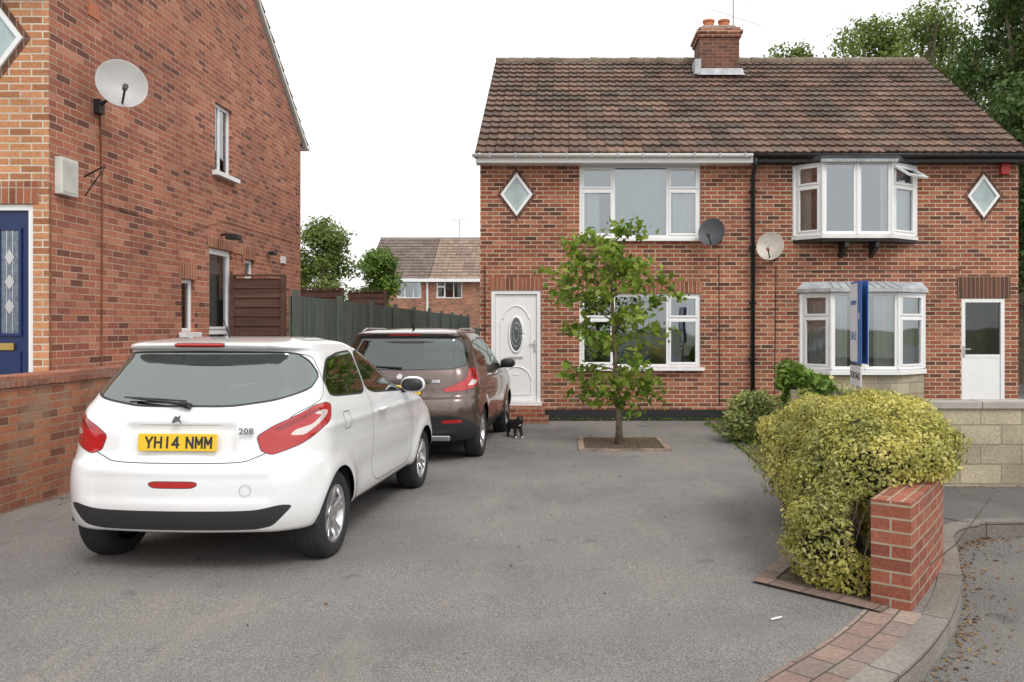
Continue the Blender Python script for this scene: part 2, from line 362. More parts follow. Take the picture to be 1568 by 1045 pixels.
pit=empty('tree_pit'); a0,a1,b0,b1=.22,1.3,10.75,12.0
sheet('pit_soil',[(a0,b0),(a1,b0),(a1,b1),(a0,b1)],.005,MSOIL,pit)
bb=B(); rr=random.Random(2)
def pavers(b,x0,x1,y0,y1,horiz):
    p=x0 if horiz else y0; e=x1 if horiz else y1
    while p<e-.05:
        q=min(p+.205,e); 
        if horiz: b.box(p+.004,q-.004,y0,y1,zg(y0)-.05,zg(y0)+.018+rr.uniform(0,.006))
        else: b.box(x0,x1,p+.004,q-.004,zg(p)-.05,zg(p)+.018+rr.uniform(0,.006))
        p=q
pavers(bb,a0-.08,a1+.08,b0-.08,b0,True); pavers(bb,a0-.08,a1+.08,b1,b1+.08,True); pavers(bb,a0-.08,a0,b0,b1,False); pavers(bb,a1,a1+.08,b0,b1,False)
bb.build('pit_bricks',simple('pit_brick',(.27,.195,.155),.9,.4,4),pit)
# ---------------------------------------------------------------- main house
Y=14.5; XL,XP,XR=-1.59,3.28,8.13; ZB=-.22
H=empty('brick_house')
F=frame(0,Y,0)
holes=[(.20,2.39,3.19,4.52),(.20,2.39,.86,2.19),(-1.39,-.495,.2,2.25),(7.1,7.88,.24,2.1),(4.10,6.25,3.2,4.56),(4.22,6.40,.82,2.2)]
wall('front_wall',F,XL,XR,ZB,4.62,holes,MB,H)
YB=Y+7.6; zr=7.63; yr_=18.3; ye=14.22; ze=4.66
for x,s in ((XL,1),(XR,-1)):
    v=[(x,Y+.002,ZB),(x,YB,ZB),(x,YB,4.6),(x,yr_,zr-.12),(x,Y+.002,4.6)]
    obj('gable_wall',v,[(0,1,2,3,4)],MB,H)
obj('rear_wall',[(XL,YB,ZB),(XR,YB,ZB),(XR,YB,4.6),(XL,YB,4.6)],[(0,1,2,3)],MB,H)
roofslope('roof_front',H,XL-.05,XR+.05,ye,ze,yr_,zr,MTILE,rows=18,seed=1)
roofslope('roof_rear',H,XL-.05,XR+.05,YB+.28,ze,yr_,zr,MTILE,rows=18,seed=2)
b=B()
for i in range(32):
    x=XL-.05+i*.305; x2=min(x+.3,XR+.06)
    b.tube([(x,yr_,zr-.02+random.uniform(-.012,.012)),(x2,yr_,zr-.02)],[.115,.105],10)
b.build('ridge_tiles',simple('ridge',(.19,.15,.11),.9,.35,3),H)
b=B(); 
for x in (XL-.045,XR+.045):
    b.add([(x-.03,ye,ze-.03),(x+.03,ye,ze-.03),(x+.03,yr_,zr-.03),(x-.03,yr_,zr-.03),(x-.03,ye,ze-.09),(x+.03,ye,ze-.09),(x+.03,yr_,zr-.09),(x-.03,yr_,zr-.09)],[(0,1,2,3),(7,6,5,4),(0,4,5,1),(1,5,6,2),(2,6,7,3),(3,7,4,0)])
b.build('verge',MCONC,H)
B().box(XL-.05,XP,14.24,14.5-.003,4.50,4.66).build('fascia_white',MUPVC,H)
B().box(XP,XR+.05,14.26,14.5-.003,4.52,4.66).build('fascia_black',MBLACK,H)
def gutter(x0,x1,mat,z=4.64,y=14.18,r=.055):
    v=[];f=[];n=8
    for x in (x0,x1):
        for k in range(n+1):
            t=math.pi*k/n; v.append((x,y-r*math.cos(t),z-r*math.sin(t)))
    for k in range(n): f.append((k,k+1,n+2+k,n+1+k))
    o=obj('gutter',v,f,mat,H,smooth=True); m=o.modifiers.new('s','SOLIDIFY'); m.thickness=.006
gutter(XL-.1,XP-.02,MUPVC); gutter(XP,XR+.12,MBLACK)
b=B()
for k in range(11): b.box(XL+.2+k*.45,XL+.225+k*.45,14.118,14.13,4.57,4.66)
b.build('gutter_clips',MGREY,H)
b=B().tube([(XP+.04,14.2,4.58),(XP+.04,14.25,4.45),(XP+.04,14.42,4.3),(XP+.04,14.43,.3)],.038,10)
for z in (4.0,3.0,2.0,1.0): b.box(XP-.02,XP+.1,14.4,14.49,z,z+.04)
b.build('downpipe',MBLACK,H,smooth=True)
B().box(-.45,XP-.03,14.47,14.497,ZB,.10).build('black_plinth',MBLACK,H)
sl=B()
for (a,c,z) in ((-1.42,-.46,2.25),(.17,2.42,2.19)): sl.box(a,c,14.492,14.6,z+.002,z+.225)
sl.build('soldier_lintel',MSOL,H)
B().box(7.02,7.98,14.492,14.6,2.102,2.50).build('soldier_lintel_dark',MSOLD,H)
for z in (3.19,.86): B().box(.14,2.45,14.40,14.54,z-.06,z-.003).build('sill',MUPVC,H,bevel=.006)
FW=frame(.20,Y,3.19)
win(H,FW,2.19,1.33,[(0,.285,.66),(.285,.73,None),(.73,1,.66)],curts=[(.02,.17,.05,.64,MCURT),(.285,.73,.03,.97,MCURTREFL),(.78,.98,.05,.64,MCURT)])  # flat grey sheet in the middle pane paints its sky reflection
FW=frame(.20,Y,.86)
win(H,FW,2.19,1.33,[(0,.285,.66),(.285,.73,None),(.73,1,.66)],curts=[(.0,.05,.05,.95,MCURTREFL),(.9,1,.3,.95,MCURTREFL)])
B().box(.9,1.25,14.75,14.95,.9,1.35).box(1.75,1.95,14.72,14.9,.92,1.45).box(1.35,1.5,14.72,14.8,.9,1.5).build('window_ornaments',MBLUE,H,bevel=.03)
def diamond(cx,cz,hw,hh,y,par):
    v=[]
    for k,(w,h) in enumerate(((hw,hh),(hw-.06,hh-.08))):
        for yy in (y-.03,y+.02):
            v+=[(cx,yy,cz+h),(cx+w,yy,cz),(cx,yy,cz-h),(cx-w,yy,cz)]
    f=[]
    for k in range(4):
        q=(k+1)%4
        f+=[(k,q,8+q,8+k),(k,4+k,4+q,q),(8+k,8+q,12+q,12+k)]
    obj('diamond_frame',v,f,MUPVC,par)
    w,h=hw-.055,hh-.07
    obj('diamond_glass',[(cx,y-.008,cz+h),(cx+w,y-.008,cz),(cx,y-.008,cz-h),(cx-w,y-.008,cz)],[(0,1,2,3)],MGLP,par)
    v=[];w0,h0=hw+.004,hh+.004;w1,h1=hw+.07,hh+.09
    for (w,h) in ((w0,h0),(w1,h1)): v+=[(cx,y-.006,cz+h),(cx+w,y-.006,cz),(cx,y-.006,cz-h),(cx-w,y-.006,cz)]
    obj('diamond_surround',v,[(k,(k+1)%4,4+(k+1)%4,4+k) for k in range(4)],MSOLD,par)
diamond(-.93,3.98,.29,.39,14.5,H); diamond(7.49,3.95,.29,.39,14.5,H)
# left front door
D=empty('front_door'); D.parent=H
fx0,fx1,fz0,fz1=-1.39,-.495,.22,2.25
b=B().box(fx0,fx0+.07,14.51,14.58,fz0,fz1).box(fx1-.07,fx1,14.51,14.58,fz0,fz1).box(fx0+.07,fx1-.07,14.51,14.58,fz1-.07,fz1).box(fx0-.02,fx1+.02,14.44,14.58,fz0-.05,fz0+.03)
b.box(fx0+.072,fx1-.072,14.545,14.58,fz0+.032,fz1-.072); b.build('door_frame',MUPVC,D,bevel=.004)
b=B().box(fx0+.068,fx0+.074,14.53,14.545,fz0+.03,fz1-.07).box(fx1-.074,fx1-.068,14.53,14.545,fz0+.03,fz1-.07).box(fx0+.074,fx1-.074,14.53,14.545,fz1-.074,fz1-.068); b.build('door_seal',MGREY,D)
cx=(fx0+fx1)/2
def ovalring(rx,rz,cz,t,name,mat,y=14.54,a0=0,a1=2*math.pi):
    pts=[(cx+rx*math.cos(a0+(a1-a0)*k/40),y,cz+rz*math.sin(a0+(a1-a0)*k/40)) for k in range(41)]
    B().tube(pts,t,6).build(name,mat,D,smooth=True)
ovalring(.125,.32,1.45,.022,'oval_moulding',MUPVC)
B().add([(cx,14.535,1.45)]+[(cx+.12*math.cos(k*math.pi/20),14.535,1.45+.31*math.sin(k*math.pi/20)) for k in range(40)],[(0,1+k,1+(k+1)%40) for k in range(40)]).build('oval_glass',simple('leaded',(.06,.075,.08),.1,.8,30,coat=1),D)
for s in (.05,.09): ovalring(s,s*2.4,1.45,.005,'lead_pattern',MSILV,14.531)
ovalring(.27,.45,1.52,.012,'arch_moulding',MUPVC,a0=.15*math.pi,a1=.85*math.pi)
ovalring(.27,.25,.62,.012,'low_moulding',MUPVC,a0=.0,a1=math.pi)
m=B()
for (a,c,d,e) in ((cx-.28,cx+.28,.36,.375),(cx-.28,cx-.265,.375,.62),(cx+.265,cx+.28,.375,.62),(cx-.28,cx-.265,.9,1.7),(cx+.265,cx+.28,.9,1.7),(cx-.05,cx+.05,.72,.73)): m.box(a,c,14.533,14.55,d,e)
m.build('door_moulding',MUPVC,D,bevel=.004)
B().box(cx+.33,cx+.355,14.51,14.55,1.15,1.35).box(cx+.24,cx+.36,14.50,14.515,1.27,1.29).box(cx-.12,cx+.12,14.528,14.546,1.02,1.06).build('handle',MSILV,D,bevel=.003)
B().box(-1.5,-.35,14.0,14.47,-.3,.0).box(-1.45,-.42,14.18,14.46,.002,.16).build('door_step',MBP,H)
# right door
b=B().box(7.1,7.17,14.5,14.57,.24,2.1).box(7.81,7.88,14.5,14.57,.24,2.1).box(7.17,7.81,14.5,14.57,2.03,2.1).box(7.17,7.81,14.52,14.56,.24,1.03)
b.box(7.17,7.81,14.515,14.565,1.03,1.09); b.build('side_door_frame',MUPVC,H,bevel=.004)
obj('side_door_glass',[(7.17,14.54,1.09),(7.81,14.54,1.09),(7.81,14.54,2.03),(7.17,14.54,2.03)],[(0,1,2,3)],MGLASS2,H)
obj('side_door_room',[(7.1,15.2,.2),(7.88,15.2,.2),(7.88,15.2,2.1),(7.1,15.2,2.1),(7.1,14.6,.2),(7.88,14.6,.2),(7.88,14.6,2.1),(7.1,14.6,2.1)],[(0,1,2,3),(0,4,7,3),(1,5,6,2)],simple('hall',(.30,.25,.2),.9,.3),H)
B().box(7.05,7.93,14.38,14.5,.15,.235).build('threshold',MCONC,H)
B().box(7.13,7.16,14.48,14.499,1.05,1.25).box(7.13,7.25,14.46,14.478,1.18,1.2).build('door_handle',MSILV,H)
# bays
def bay(x0,x1,xa,xb,yf,z0,z1,splits,curt,name):
    pts=[(x0,Y-.01),(xa,yf),((xa+xb)/2,yf),(xb,yf),(x1,Y-.01)]
    for i in range(4):
        p,q=pts[i],pts[i+1]; w=math.hypot(q[0]-p[0],q[1]-p[1]); a=math.atan2(q[1]-p[1],q[0]-p[0])
        Fm=frame(p[0],p[1],z0,a)@Matrix.Translation((.012,-.03,0))
        win(H,Fm,w-.024,z1-z0,[(0,1,splits[i])],curts=[(c[0],c[1],.03,.97,c[2]) for c in curt[i]],room=0)
    b=B()
    for p in pts: b.tube([(p[0],p[1]+.012,z0+.01),(p[0],p[1]+.012,z1-.01)],.032,8)
    b.build(name+'_corner_post',MUPVC,H)
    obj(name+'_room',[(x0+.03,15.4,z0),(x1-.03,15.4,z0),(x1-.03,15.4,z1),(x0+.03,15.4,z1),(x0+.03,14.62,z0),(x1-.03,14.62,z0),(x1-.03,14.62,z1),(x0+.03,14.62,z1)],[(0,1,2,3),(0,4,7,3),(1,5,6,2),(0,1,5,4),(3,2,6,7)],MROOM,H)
def slab(x0,x1,xa,xb,yf,o,z0,z1,mat,name,yin=Y-.002):
    P=[(x0-o,yin),(xa-o*.6,yf-o),(xb+o*.6,yf-o),(x1+o,yin)]
    return B().add([(p[0],p[1],z0) for p in P]+[(p[0],p[1],z1) for p in P],[(3,2,1,0),(4,5,6,7),(0,1,5,4),(1,2,6,5),(2,3,7,6),(3,0,4,7)]).build(name,mat,H)
bay(4.08,6.27,4.48,5.70,14.13,3.22,4.50,[.68,None,None,.68],[[(.0,.5,MCURT)],[(0,.15,MCURT)],[(.75,1,MCURT)],[(.4,.95,MCURT)]],'upper_bay')
slab(4.08,6.27,4.48,5.70,14.13,.07,4.505,4.60,MFELT,'bay_roof'); slab(4.08,6.27,4.48,5.70,14.13,.05,3.15,3.215,MWOODW,'bay_sill'); slab(4.08,6.27,4.48,5.70,14.16,.03,3.10,3.148,MBLACK,'bay_soffit')
b=B(); Mo=frame(5.73,14.11,4.42,math.atan2(.38,.57))@Matrix.Rotation(math.radians(-55),4,'X')
b.box(0,.55,-.02,.02,-.36,-.32).box(0,.55,-.02,.02,-.04,0).box(0,.04,-.02,.02,-.32,-.04).box(.51,.55,-.02,.02,-.32,-.04); b.build('open_fanlight',MUPVC,H,Mo,bevel=.004)
obj('fanlight_glass',[(.04,0,-.32),(.51,0,-.32),(.51,0,-.04),(.04,0,-.04)],[(0,1,2,3)],MGLASS,H,Mo)
b=B()
for i in range(46):
    x=4.42+i*.0295; b.box(x,x+.02,14.03,14.055,4.47+.01*(i%2),4.53)
b.build('lead_drip_edge',MLEAD,H)
br=B()
for x in (4.88,5.42): br.add([(x,14.49,3.09),(x+.07,14.49,3.09),(x+.07,14.15,3.09),(x,14.15,3.09),(x,14.49,2.83),(x+.07,14.49,2.83),(x+.07,14.15,3.01),(x,14.15,3.01)],[(0,1,2,3),(4,7,6,5),(0,4,5,1),(2,6,7,3),(1,5,6,2),(0,3,7,4)])
br.build('bay_bracket',MBLACK,H)
bay(4.20,6.42,4.62,5.80,14.10,.84,2.2,[.68,None,None,.68],[[(.0,1,MCURT)],[(0.,.55,MCURT)],[(.35,1,MCURT)],[(.0,.9,MCURTREFL)]],'lower_bay')
slab(4.20,6.42,4.62,5.80,14.10,.05,.75,.835,MUPVC,'bay_sill'); 
slab(4.20,6.42,4.62,5.80,14.14,.0,-.2,.747,MSTONE,'bay_base')
P0=[(4.12,14.498),(4.58,14.0),(5.84,14.0),(6.5,14.498)]; P1=[(4.25,14.499),(4.7,14.35),(5.75,14.35),(6.38,14.499)]
b=B().add([(p[0],p[1],2.27) for p in P0]+[(p[0],p[1],2.40) for p in P1]+[(p[0],p[1],2.205) for p in P0],[(0,1,5,4),(1,2,6,5),(2,3,7,6),(4,5,6,7),(8,9,1,0),(9,10,2,1),(10,11,3,2),(8,11,10,9)])
for i in range(9):
    x=4.62+i*.148; b.tube([(x,13.995,2.275),(x+(5.22-x)*.12,14.35,2.405)],.012,6)
b.build('lead_canopy',MLEAD,H)
B().box(7.78,7.94,14.42,14.497,4.33,4.53).build('alarm_box',simple('alarm_red',(.5,.03,.02),.4,.1),H,bevel=.015)
B().tube([(2.72,14.48,2.9),(2.73,14.485,.2)],.007,5).tube([(3.75,14.48,2.7),(3.72,14.485,.1)],.007,5).tube([(-1.5,14.48,2.7),(-1.5,14.485,.3)],.008,5).tube([(4.0,14.49,2.6),(7.1,14.49,2.62)],.006,5).build('cables',MBLACK,H)
def dish(cx,cy,cz,r,mat,wallpt,face,name='satellite_dish',lnbmat=None):
    E=empty(name,(cx,cy,cz)); d=Vector(face).normalized(); Q=d.to_track_quat('Z','Y').to_matrix().to_4x4()
    prof=[(r*t,.16*r*t*t*1.6) for t in (0.001,.2,.4,.6,.8,.93,1)]+[(r*1.02,.16*r*1.62),(r*1.02,.16*r*1.5)]
    prof+= [(r*t,.16*r*t*t*1.6-.012) for t in (.97,.6,.3,.001)]
    B().lathe(prof,40,Q@Matrix.Diagonal((1,1.08,1,1))).build('reflector',mat,E,smooth=True)
    low=Q@Vector((0,-r*1.02,.05)); lnb=Q@Vector((0,-r*.55,r*1.05))
    if low.z>0: low=Q@Vector((0,r*1.02,.05)); lnb=Q@Vector((0,r*.55,r*1.05))
    ctr=-d*.03; W=Vector(wallpt)-Vector((cx,cy,cz))
    B().tube([ctr,low*.9-d*.02,lnb],.012,6).tube([ctr,-d*.10,W],.016,6).build('arm',MBLACK,E)
    B().tube([lnb+d*.03,lnb-d*.05],[.03,.024],10).build('receiver',lnbmat or MBLACK,E)
    B().box(W.x-.04,W.x+.04,W.y-.05,W.y+.05,W.z-.08,W.z+.08).build('wall_plate',MBLACK,E,bevel=.005)
    return E
dish(2.55,14.2,3.25,.235,MDISHD,(2.72,14.45,3.2),(-.5,-1,.28))
dish(3.58,14.2,3.0,.235,simple('dish_cream',(.50,.46,.40),.6,.25,6),(3.72,14.45,2.9),(-.45,-1,.28),lnbmat=MRUST)
C=empty('chimney'); C.parent=H
B().box(2.87,3.73,17.5,18.3,6.6,7.90).build('stack',brickmat('brick_chimney',[(.10,.045,.032),(.22,.085,.055),(.16,.065,.045)],(.26,.21,.16),ms=.006),C)
B().box(2.83,3.77,17.46,18.34,7.902,7.975).box(2.80,3.80,17.43,18.37,7.977,8.05).box(2.85,3.75,17.48,18.32,8.052,8.12).build('corbel',MB,C)
B().box(2.93,3.67,17.56,18.24,8.12,8.19).build('flaunching',MCONC,C,bevel=.02)
for x in (3.13,3.47):
    B().lathe([(.12,0),(.13,.05),(.115,.08),(.115,.18),(.135,.20),(.135,.235),(.09,.235),(.085,0)],20,Matrix.Translation((x,17.9,8.17))).build('chimney_pot',MTERRA,C,smooth=False)
B().add([(2.78,17.44,7.09),(3.82,17.44,7.09),(3.80,17.49,7.22),(2.82,17.49,7.22),(2.78,17.3,7.02),(3.82,17.3,7.02)],[(0,1,2,3),(4,5,1,0)]).box(2.74,2.87,17.35,17.75,7.06,7.38).build('flashing',MLEAD,C)
A=B().tube([(3.72,18.1,7.6),(3.72,18.1,9.2)],.015,6).tube([(3.2,18.1,8.75),(4.4,18.1,8.35)],.006,5)
A.tube([(3.3,18.1,9.15),(4.3,18.1,9.0)],.010,5)
for i in range(9): x=3.35+i*.1; A.tube([(x,17.88,9.15-.015*(i+.5)),(x,18.32,9.15-.015*(i+.5))],.005,4)
for i in range(3): A.tube([(3.28,17.9,9.02+i*.1),(3.28,18.3,9.02+i*.1)],.006,4)
A.build('tv_aerial',MGREY,C)
E=empty('overhead_cable')
for (p,q,sg) in (((3.2,18.9,8.6),(2.2,40,12),.3),((3.75,19.5,7.9),(5.2,42,15),.3)):
    p=Vector(p);q=Vector(q); B().tube([p.lerp(q,t/20)-Vector((0,0,sg*4*t/20*(1-t/20))) for t in range(21)],.005,4).build('cable',MGREY,E)
# ---------------------------------------------------------------- neighbouring house
L=empty('brick_house'); X0=-5.23; y0,y1=8.09,15.7; zb=-.2; zev=5.22; ym=(y0+y1)/2; zrd=8.2
side=frame(X0,0,0,math.pi/2)
hs=[(11.9,12.5,3.9,4.94),(11.7,12.52,.65,2.76),(10.87,11.25,1.52,2.25),(13.0,13.38,2.36,2.69)]
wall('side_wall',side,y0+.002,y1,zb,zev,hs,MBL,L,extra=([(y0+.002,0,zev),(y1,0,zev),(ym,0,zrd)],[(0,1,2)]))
fr=frame(0,y0,0)
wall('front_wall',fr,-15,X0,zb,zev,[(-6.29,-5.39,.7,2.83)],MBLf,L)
obj('rear_wall',[(-15,y1,zb),(X0,y1,zb),(X0,y1,zev),(-15,y1,zev)],[(0,1,2,3)],MBL,L)
roofslope('roof_front',L,-15,X0+.06,y0-.28,zev-.05,ym,zrd+.12,MTILE,seed=4); roofslope('roof_rear',L,-15,X0+.06,y1+.28,zev-.05,ym,zrd+.12,MTILE,seed=5)
b=B()
for s in (-1,1):
    ya=ym+s*(y1-ym+.28); za=zev-.06
    xx0,xx1,t0,t1=X0-.02,X0+.055,-.075,.0
    b.add([(xx0,ya,za+t0),(xx1,ya,za+t0),(xx1,ya,za+t1),(xx0,ya,za+t1),(xx0,ym,zrd+.1+t0),(xx1,ym,zrd+.1+t0),(xx1,ym,zrd+.1+t1),(xx0,ym,zrd+.1+t1)],[(0,1,2,3),(7,6,5,4),(0,4,5,1),(1,5,6,2),(2,6,7,3),(3,7,4,0)])
b.build('verge',MWOODW,L)
B().tube([(X0-4,y1+.3,zev-.08),(X0+.08,y1+.3,zev-.08)],.055,8).build('gutter',MUPVC,L)
win(L,side@Matrix.Translation((11.9,.02,3.9)),.6,1.04,[(0,.42,None),(.42,1,None)],curts=[(0,1,.02,.98,MCURTREFL)],room=.5)
win(L,side@Matrix.Translation((10.87,.02,1.52)),.38,.73,[(0,1,None)],curts=[(0,1,.02,.98,MCURTREFL)],room=.4)
win(L,side@Matrix.Translation((13.0,.02,2.36)),.38,.33,[(0,1,None)],curts=[(0,1,.02,.98,MCURTREFL)],room=.4)
win(L,side@Matrix.Translation((11.7,.02,.65)),.82,2.11,[(0,1,.42)],curts=[(0,1,.05,.98,MCURTREFL)],room=.5)
B().box(11.8,12.6,-.09,.05,3.83,3.897).box(10.8,11.32,-.07,.05,1.45,1.517).box(11.65,12.57,-.06,.05,.58,.647).build('sill',MUPVC,L,side,bevel=.005)
B().box(10.8,11.3,-.006,.02,2.252,2.47).box(12.95,13.42,-.006,.02,2.692,2.87).box(11.65,12.57,-.006,.02,2.762,2.9).build('soldier_lintel',MSOL,L,side)
B().box(-6.35,-5.33,y0-.008,y0+.02,2.835,3.06).build('soldier_lintel',MSOL,L)
B().box(-5.45,-5.39,y0+.02,y0+.09,.7,2.83).box(-6.29,-6.23,y0+.02,y0+.09,.7,2.83).box(-6.23,-5.45,y0+.02,y0+.09,2.77,2.83).build('door_frame',MUPVC,L,bevel=.004)
b=B().box(-6.228,-5.452,y0+.05,y0+.09,.7,2.768)
for (a,c) in ((-6.13,-5.93),(-5.74,-5.56)): 
    b.box(a-.02,c+.02,y0+.035,y0+.05,.85,1.35)
    b.box(a-.03,a,y0+.03,y0+.05,1.5,2.6); b.box(c,c+.03,y0+.03,y0+.05,1.5,2.6); b.box(a,c,y0+.03,y0+.05,1.5,1.53); b.box(a,c,y0+.03,y0+.05,2.57,2.6)
b.build('door_leaf',MNAVY,L,bevel=.004)
b=B()
for (a,c) in ((-6.13,-5.93),(-5.74,-5.56)): b.box(a,c,y0+.042,y0+.049,1.53,2.57)
b.build('door_glass',simple('obscure',(.10,.13,.18),.12,.5,25,coat=1),L)
b=B()
for x in (-6.03,-5.65):
    for dx in (-.03,.03): b.box(x+dx-.004,x+dx+.004,y0+.036,y0+.042,1.53,2.57)
    for dz in (1.8,2.05,2.3): b.add([(x-.05,y0+.034,dz),(x,y0+.034,dz-.08),(x+.05,y0+.034,dz),(x,y0+.034,dz+.08)],[(0,1,2,3)])
b.build('door_leading',MSILV,L)
B().box(-6.2,-5.6,y0+.02,y0+.045,1.36,1.43).build('letter_plate',simple('brass',(.55,.38,.12),.3,.1,metal=.9),L)
diamond(-5.80,4.50,.32,.42,y0,L)
dish(X0+.36,8.75,4.22,.25,MDISH,(X0+.03,8.9,4.03),(.75,-1,.25))
B().box(8.17,8.45,-.08,-.002,2.95,3.33).build('meter_box',simple('meter',(.60,.60,.55),.6,.15,5),L,side,bevel=.008)
B().box(8.20,8.42,-.086,-.081,2.98,3.30).build('meter_door',simple('meter_door',(.52,.52,.48),.6,.15,5),L,side)
B().tube([(X0+.05,8.6,3.2),(X0+.28,8.55,3.3),(X0+.3,8.5,3.2)],.01,6).tube([(X0+.06,8.6,3.0),(X0+.3,8.55,3.3)],.007,6).build('bracket',MBLACK,L)
B().tube([(X0+.012,8.95,4.1),(X0+.012,9.0,3.0),(X0+.012,8.98,.6)],.009,6).tube([(X0+.012,8.1,3.05),(X0+.012,8.1,.6)],.006,6).tube([(X0+.012,9.0,2.98),(X0+.012,11,2.9),(X0+.012,12.2,3.2),(X0+.012,15.2,3.2)],.005,5).build('cables',MRUST,L)
B().tube([(X0,12.1,2.98),(X0+.2,12.05,2.98)],.02,8).box(X0+.12,X0+.3,11.96,12.14,2.9,2.98).box(X0+.03,X0+.14,13.9,14.05,2.84,2.9).build('security_lamp',MBLACK,L,bevel=.01)
B().tube([(X0,12.6,2.75),(X0+.12,12.6,2.72),(X0+.12,12.6,2.6)],.02,6).build('overflow',MRUST,L)
B().box(X0+.001,X0+.03,14.6,14.8,2.75,2.88).build('vent',MWOODW,L)
B().box(8.75,8.95,-.01,.0,5.0,5.15).build('air_brick',MTERRA,L,side)
obj('raised_path',[(-16,3,.42),(-5.05,3,.42),(-5.05,12.3,.42),(-16,12.3,.42)],[(0,1,2,3)],MCONC)
W=empty('garden_wall')
B().box(-5.08,-4.86,3.0,12.2,-.3,1.06).build('wall_body',MBW,W)
b=B(); y=3.0
while y<12.2: b.box(-5.10,-4.835,y+.004,y+.071,1.062+rr.uniform(-.003,.003),1.165+rr.uniform(-.003,.004)); y+=.075
b.build('coping',brickmat('coping_brick',[(.22,.09,.06),(.40,.15,.09),(.30,.12,.08)],(.3,.24,.2),bw=.31,rh=.075,ms=.003,patch=(.33,.28,.24)),W,bevel=.006)
# ---------------------------------------------------------------- fences
def boards(name,x,ya,yb,zt,mat,step=.115):
    E=empty(name); b=B(); y=ya; i=0
    while y<yb:
        t=zt+rr.uniform(-.012,.012)-.02*int((y-ya)/6); b.box(x+.0+(.012 if i%2 else 0),x+.03+(.012 if i%2 else 0),y,y+step+.01,-.5,t); y+=step; i+=1
    b.build('boards',mat,E)
    b=B(); y=ya
    while y<=yb: b.box(x+.05,x+.14,y,y+.09,-.5,zt+.08-.02*int((y-ya)/6)); y+=2.4
    b.build('posts',mat,E); return E
boards('wooden_fence',-4.33,12.45,35,2.08,MFENG)
def slats(name,x0,x1,y,z0,z1,mat):
    E=empty(name); b=B(); z=z0
    while z<z1-.01:
        h=min(.145,z1-z); b.add([(x0,y,z),(x1,y,z),(x1,y+.02,z+h+.01),(x0,y+.02,z+h+.01),(x0,y+.05,z),(x1,y+.05,z),(x1,y+.05,z+h+.01),(x0,y+.05,z+h+.01)],[(0,1,2,3),(4,7,6,5),(0,4,5,1),(2,6,7,3),(1,5,6,2),(0,3,7,4)]); z+=h
    b.build('slats',mat,E)
    B().box(x0-.002,x0+.06,y-.02,y+.07,z0,z1+.03).box(x1-.06,x1+.002,y-.02,y+.07,z0,z1+.03).box(x0,x1,y-.025,y+.08,z1+.031,z1+.06).build('frame',mat,E)
slats('wooden_gate',-5.2,-4.36,12.36,.3,2.34,MFENB)
slats('wooden_fence',-8.2,-5.6,20,0,2.5,MFENB); slats('wooden_fence',-5.55,-4.6,20.3,0,2.45,MFENB)
boards('wooden_fence',-3.0,30,36,2.6,MFENG)
slats('wooden_fence',-4.3,12,36.2,-.6,1.5,MFENG)
# ---------------------------------------------------------------- distant houses
Dh=empty('brick_house'); yd=50
wall('front_wall',frame(0,yd,0),-12.4,14,-.8,4.5,[(-10.65,-9.15,3.35,4.45),(-8.2,-6.6,3.35,4.45),(-10.65,-9.15,.6,1.8),(-8.2,-6.6,.6,1.8)],MB,Dh)
obj('gable_wall',[(-12.4,yd,-.8),(-12.4,yd+8,-.8),(-12.4,yd+8,4.5),(-12.4,yd+4,7.3),(-12.4,yd,4.5)],[(0,1,2,3,4)],MB,Dh)
roofslope('roof_left',Dh,-12.6,-8.6,yd-.3,4.55,yd+4,7.5,MTILE2,tile=.33,rows=14,seed=7)
MT3=brickmat('roof_tile_pink',[(.30,.21,.17),(.38,.28,.22),(.24,.18,.15)],(.15,.1,.08),bw=.33,rh=.3,off=0,ms=.01,stain=.2)
roofslope('roof_right',Dh,-8.6,14,yd-.3,4.55,yd+4,7.5,MT3,tile=.33,rows=14,seed=8)
B().tube([(-12.6,yd+4,7.5),(14,yd+4,7.5)],.10,8).build('ridge',MCONC,Dh)
B().box(-12.6,14,yd-.42,yd-.02,4.35,4.54).build('fascia',MUPVC,Dh)
for (x,w) in ((-10.65,1.5),(-8.2,1.6)):
    for z,h in ((3.35,1.1),(.6,1.2)): win(Dh,frame(x,yd,z),w,h,[(0,.33,.65),(.33,.67,None),(.67,1,None)],curts=[(0,.2,.05,.95,MCURT),(.8,1,.05,.95,MCURT)])
B().tube([(-8.75,yd-.1,4.4),(-8.75,yd-.1,0)],.06,8).build('downpipe',MUPVC,Dh)
B().tube([(-7.3,yd+4,7.5),(-7.3,yd+4,8.8)],.03,6).tube([(-7.8,yd+4,8.7),(-6.9,yd+4,8.8)],.02,5).build('tv_aerial',MGREY,Dh)
Sh=empty('garden_shed'); B().box(-11.5,-9.3,38,40,-.6,1.9).build('shed_walls',MCONC,Sh)
B().add([(-11.7,37.8,1.9),(-9.1,37.8,1.9),(-9.1,40.2,2.4),(-11.7,40.2,2.4),(-11.7,37.8,2.0),(-9.1,37.8,2.0),(-9.1,40.2,2.5),(-11.7,40.2,2.5)],[(0,3,2,1),(4,5,6,7),(0,1,5,4),(1,2,6,5),(2,3,7,6),(3,0,4,7)]).build('shed_roof',MWOODW,Sh)
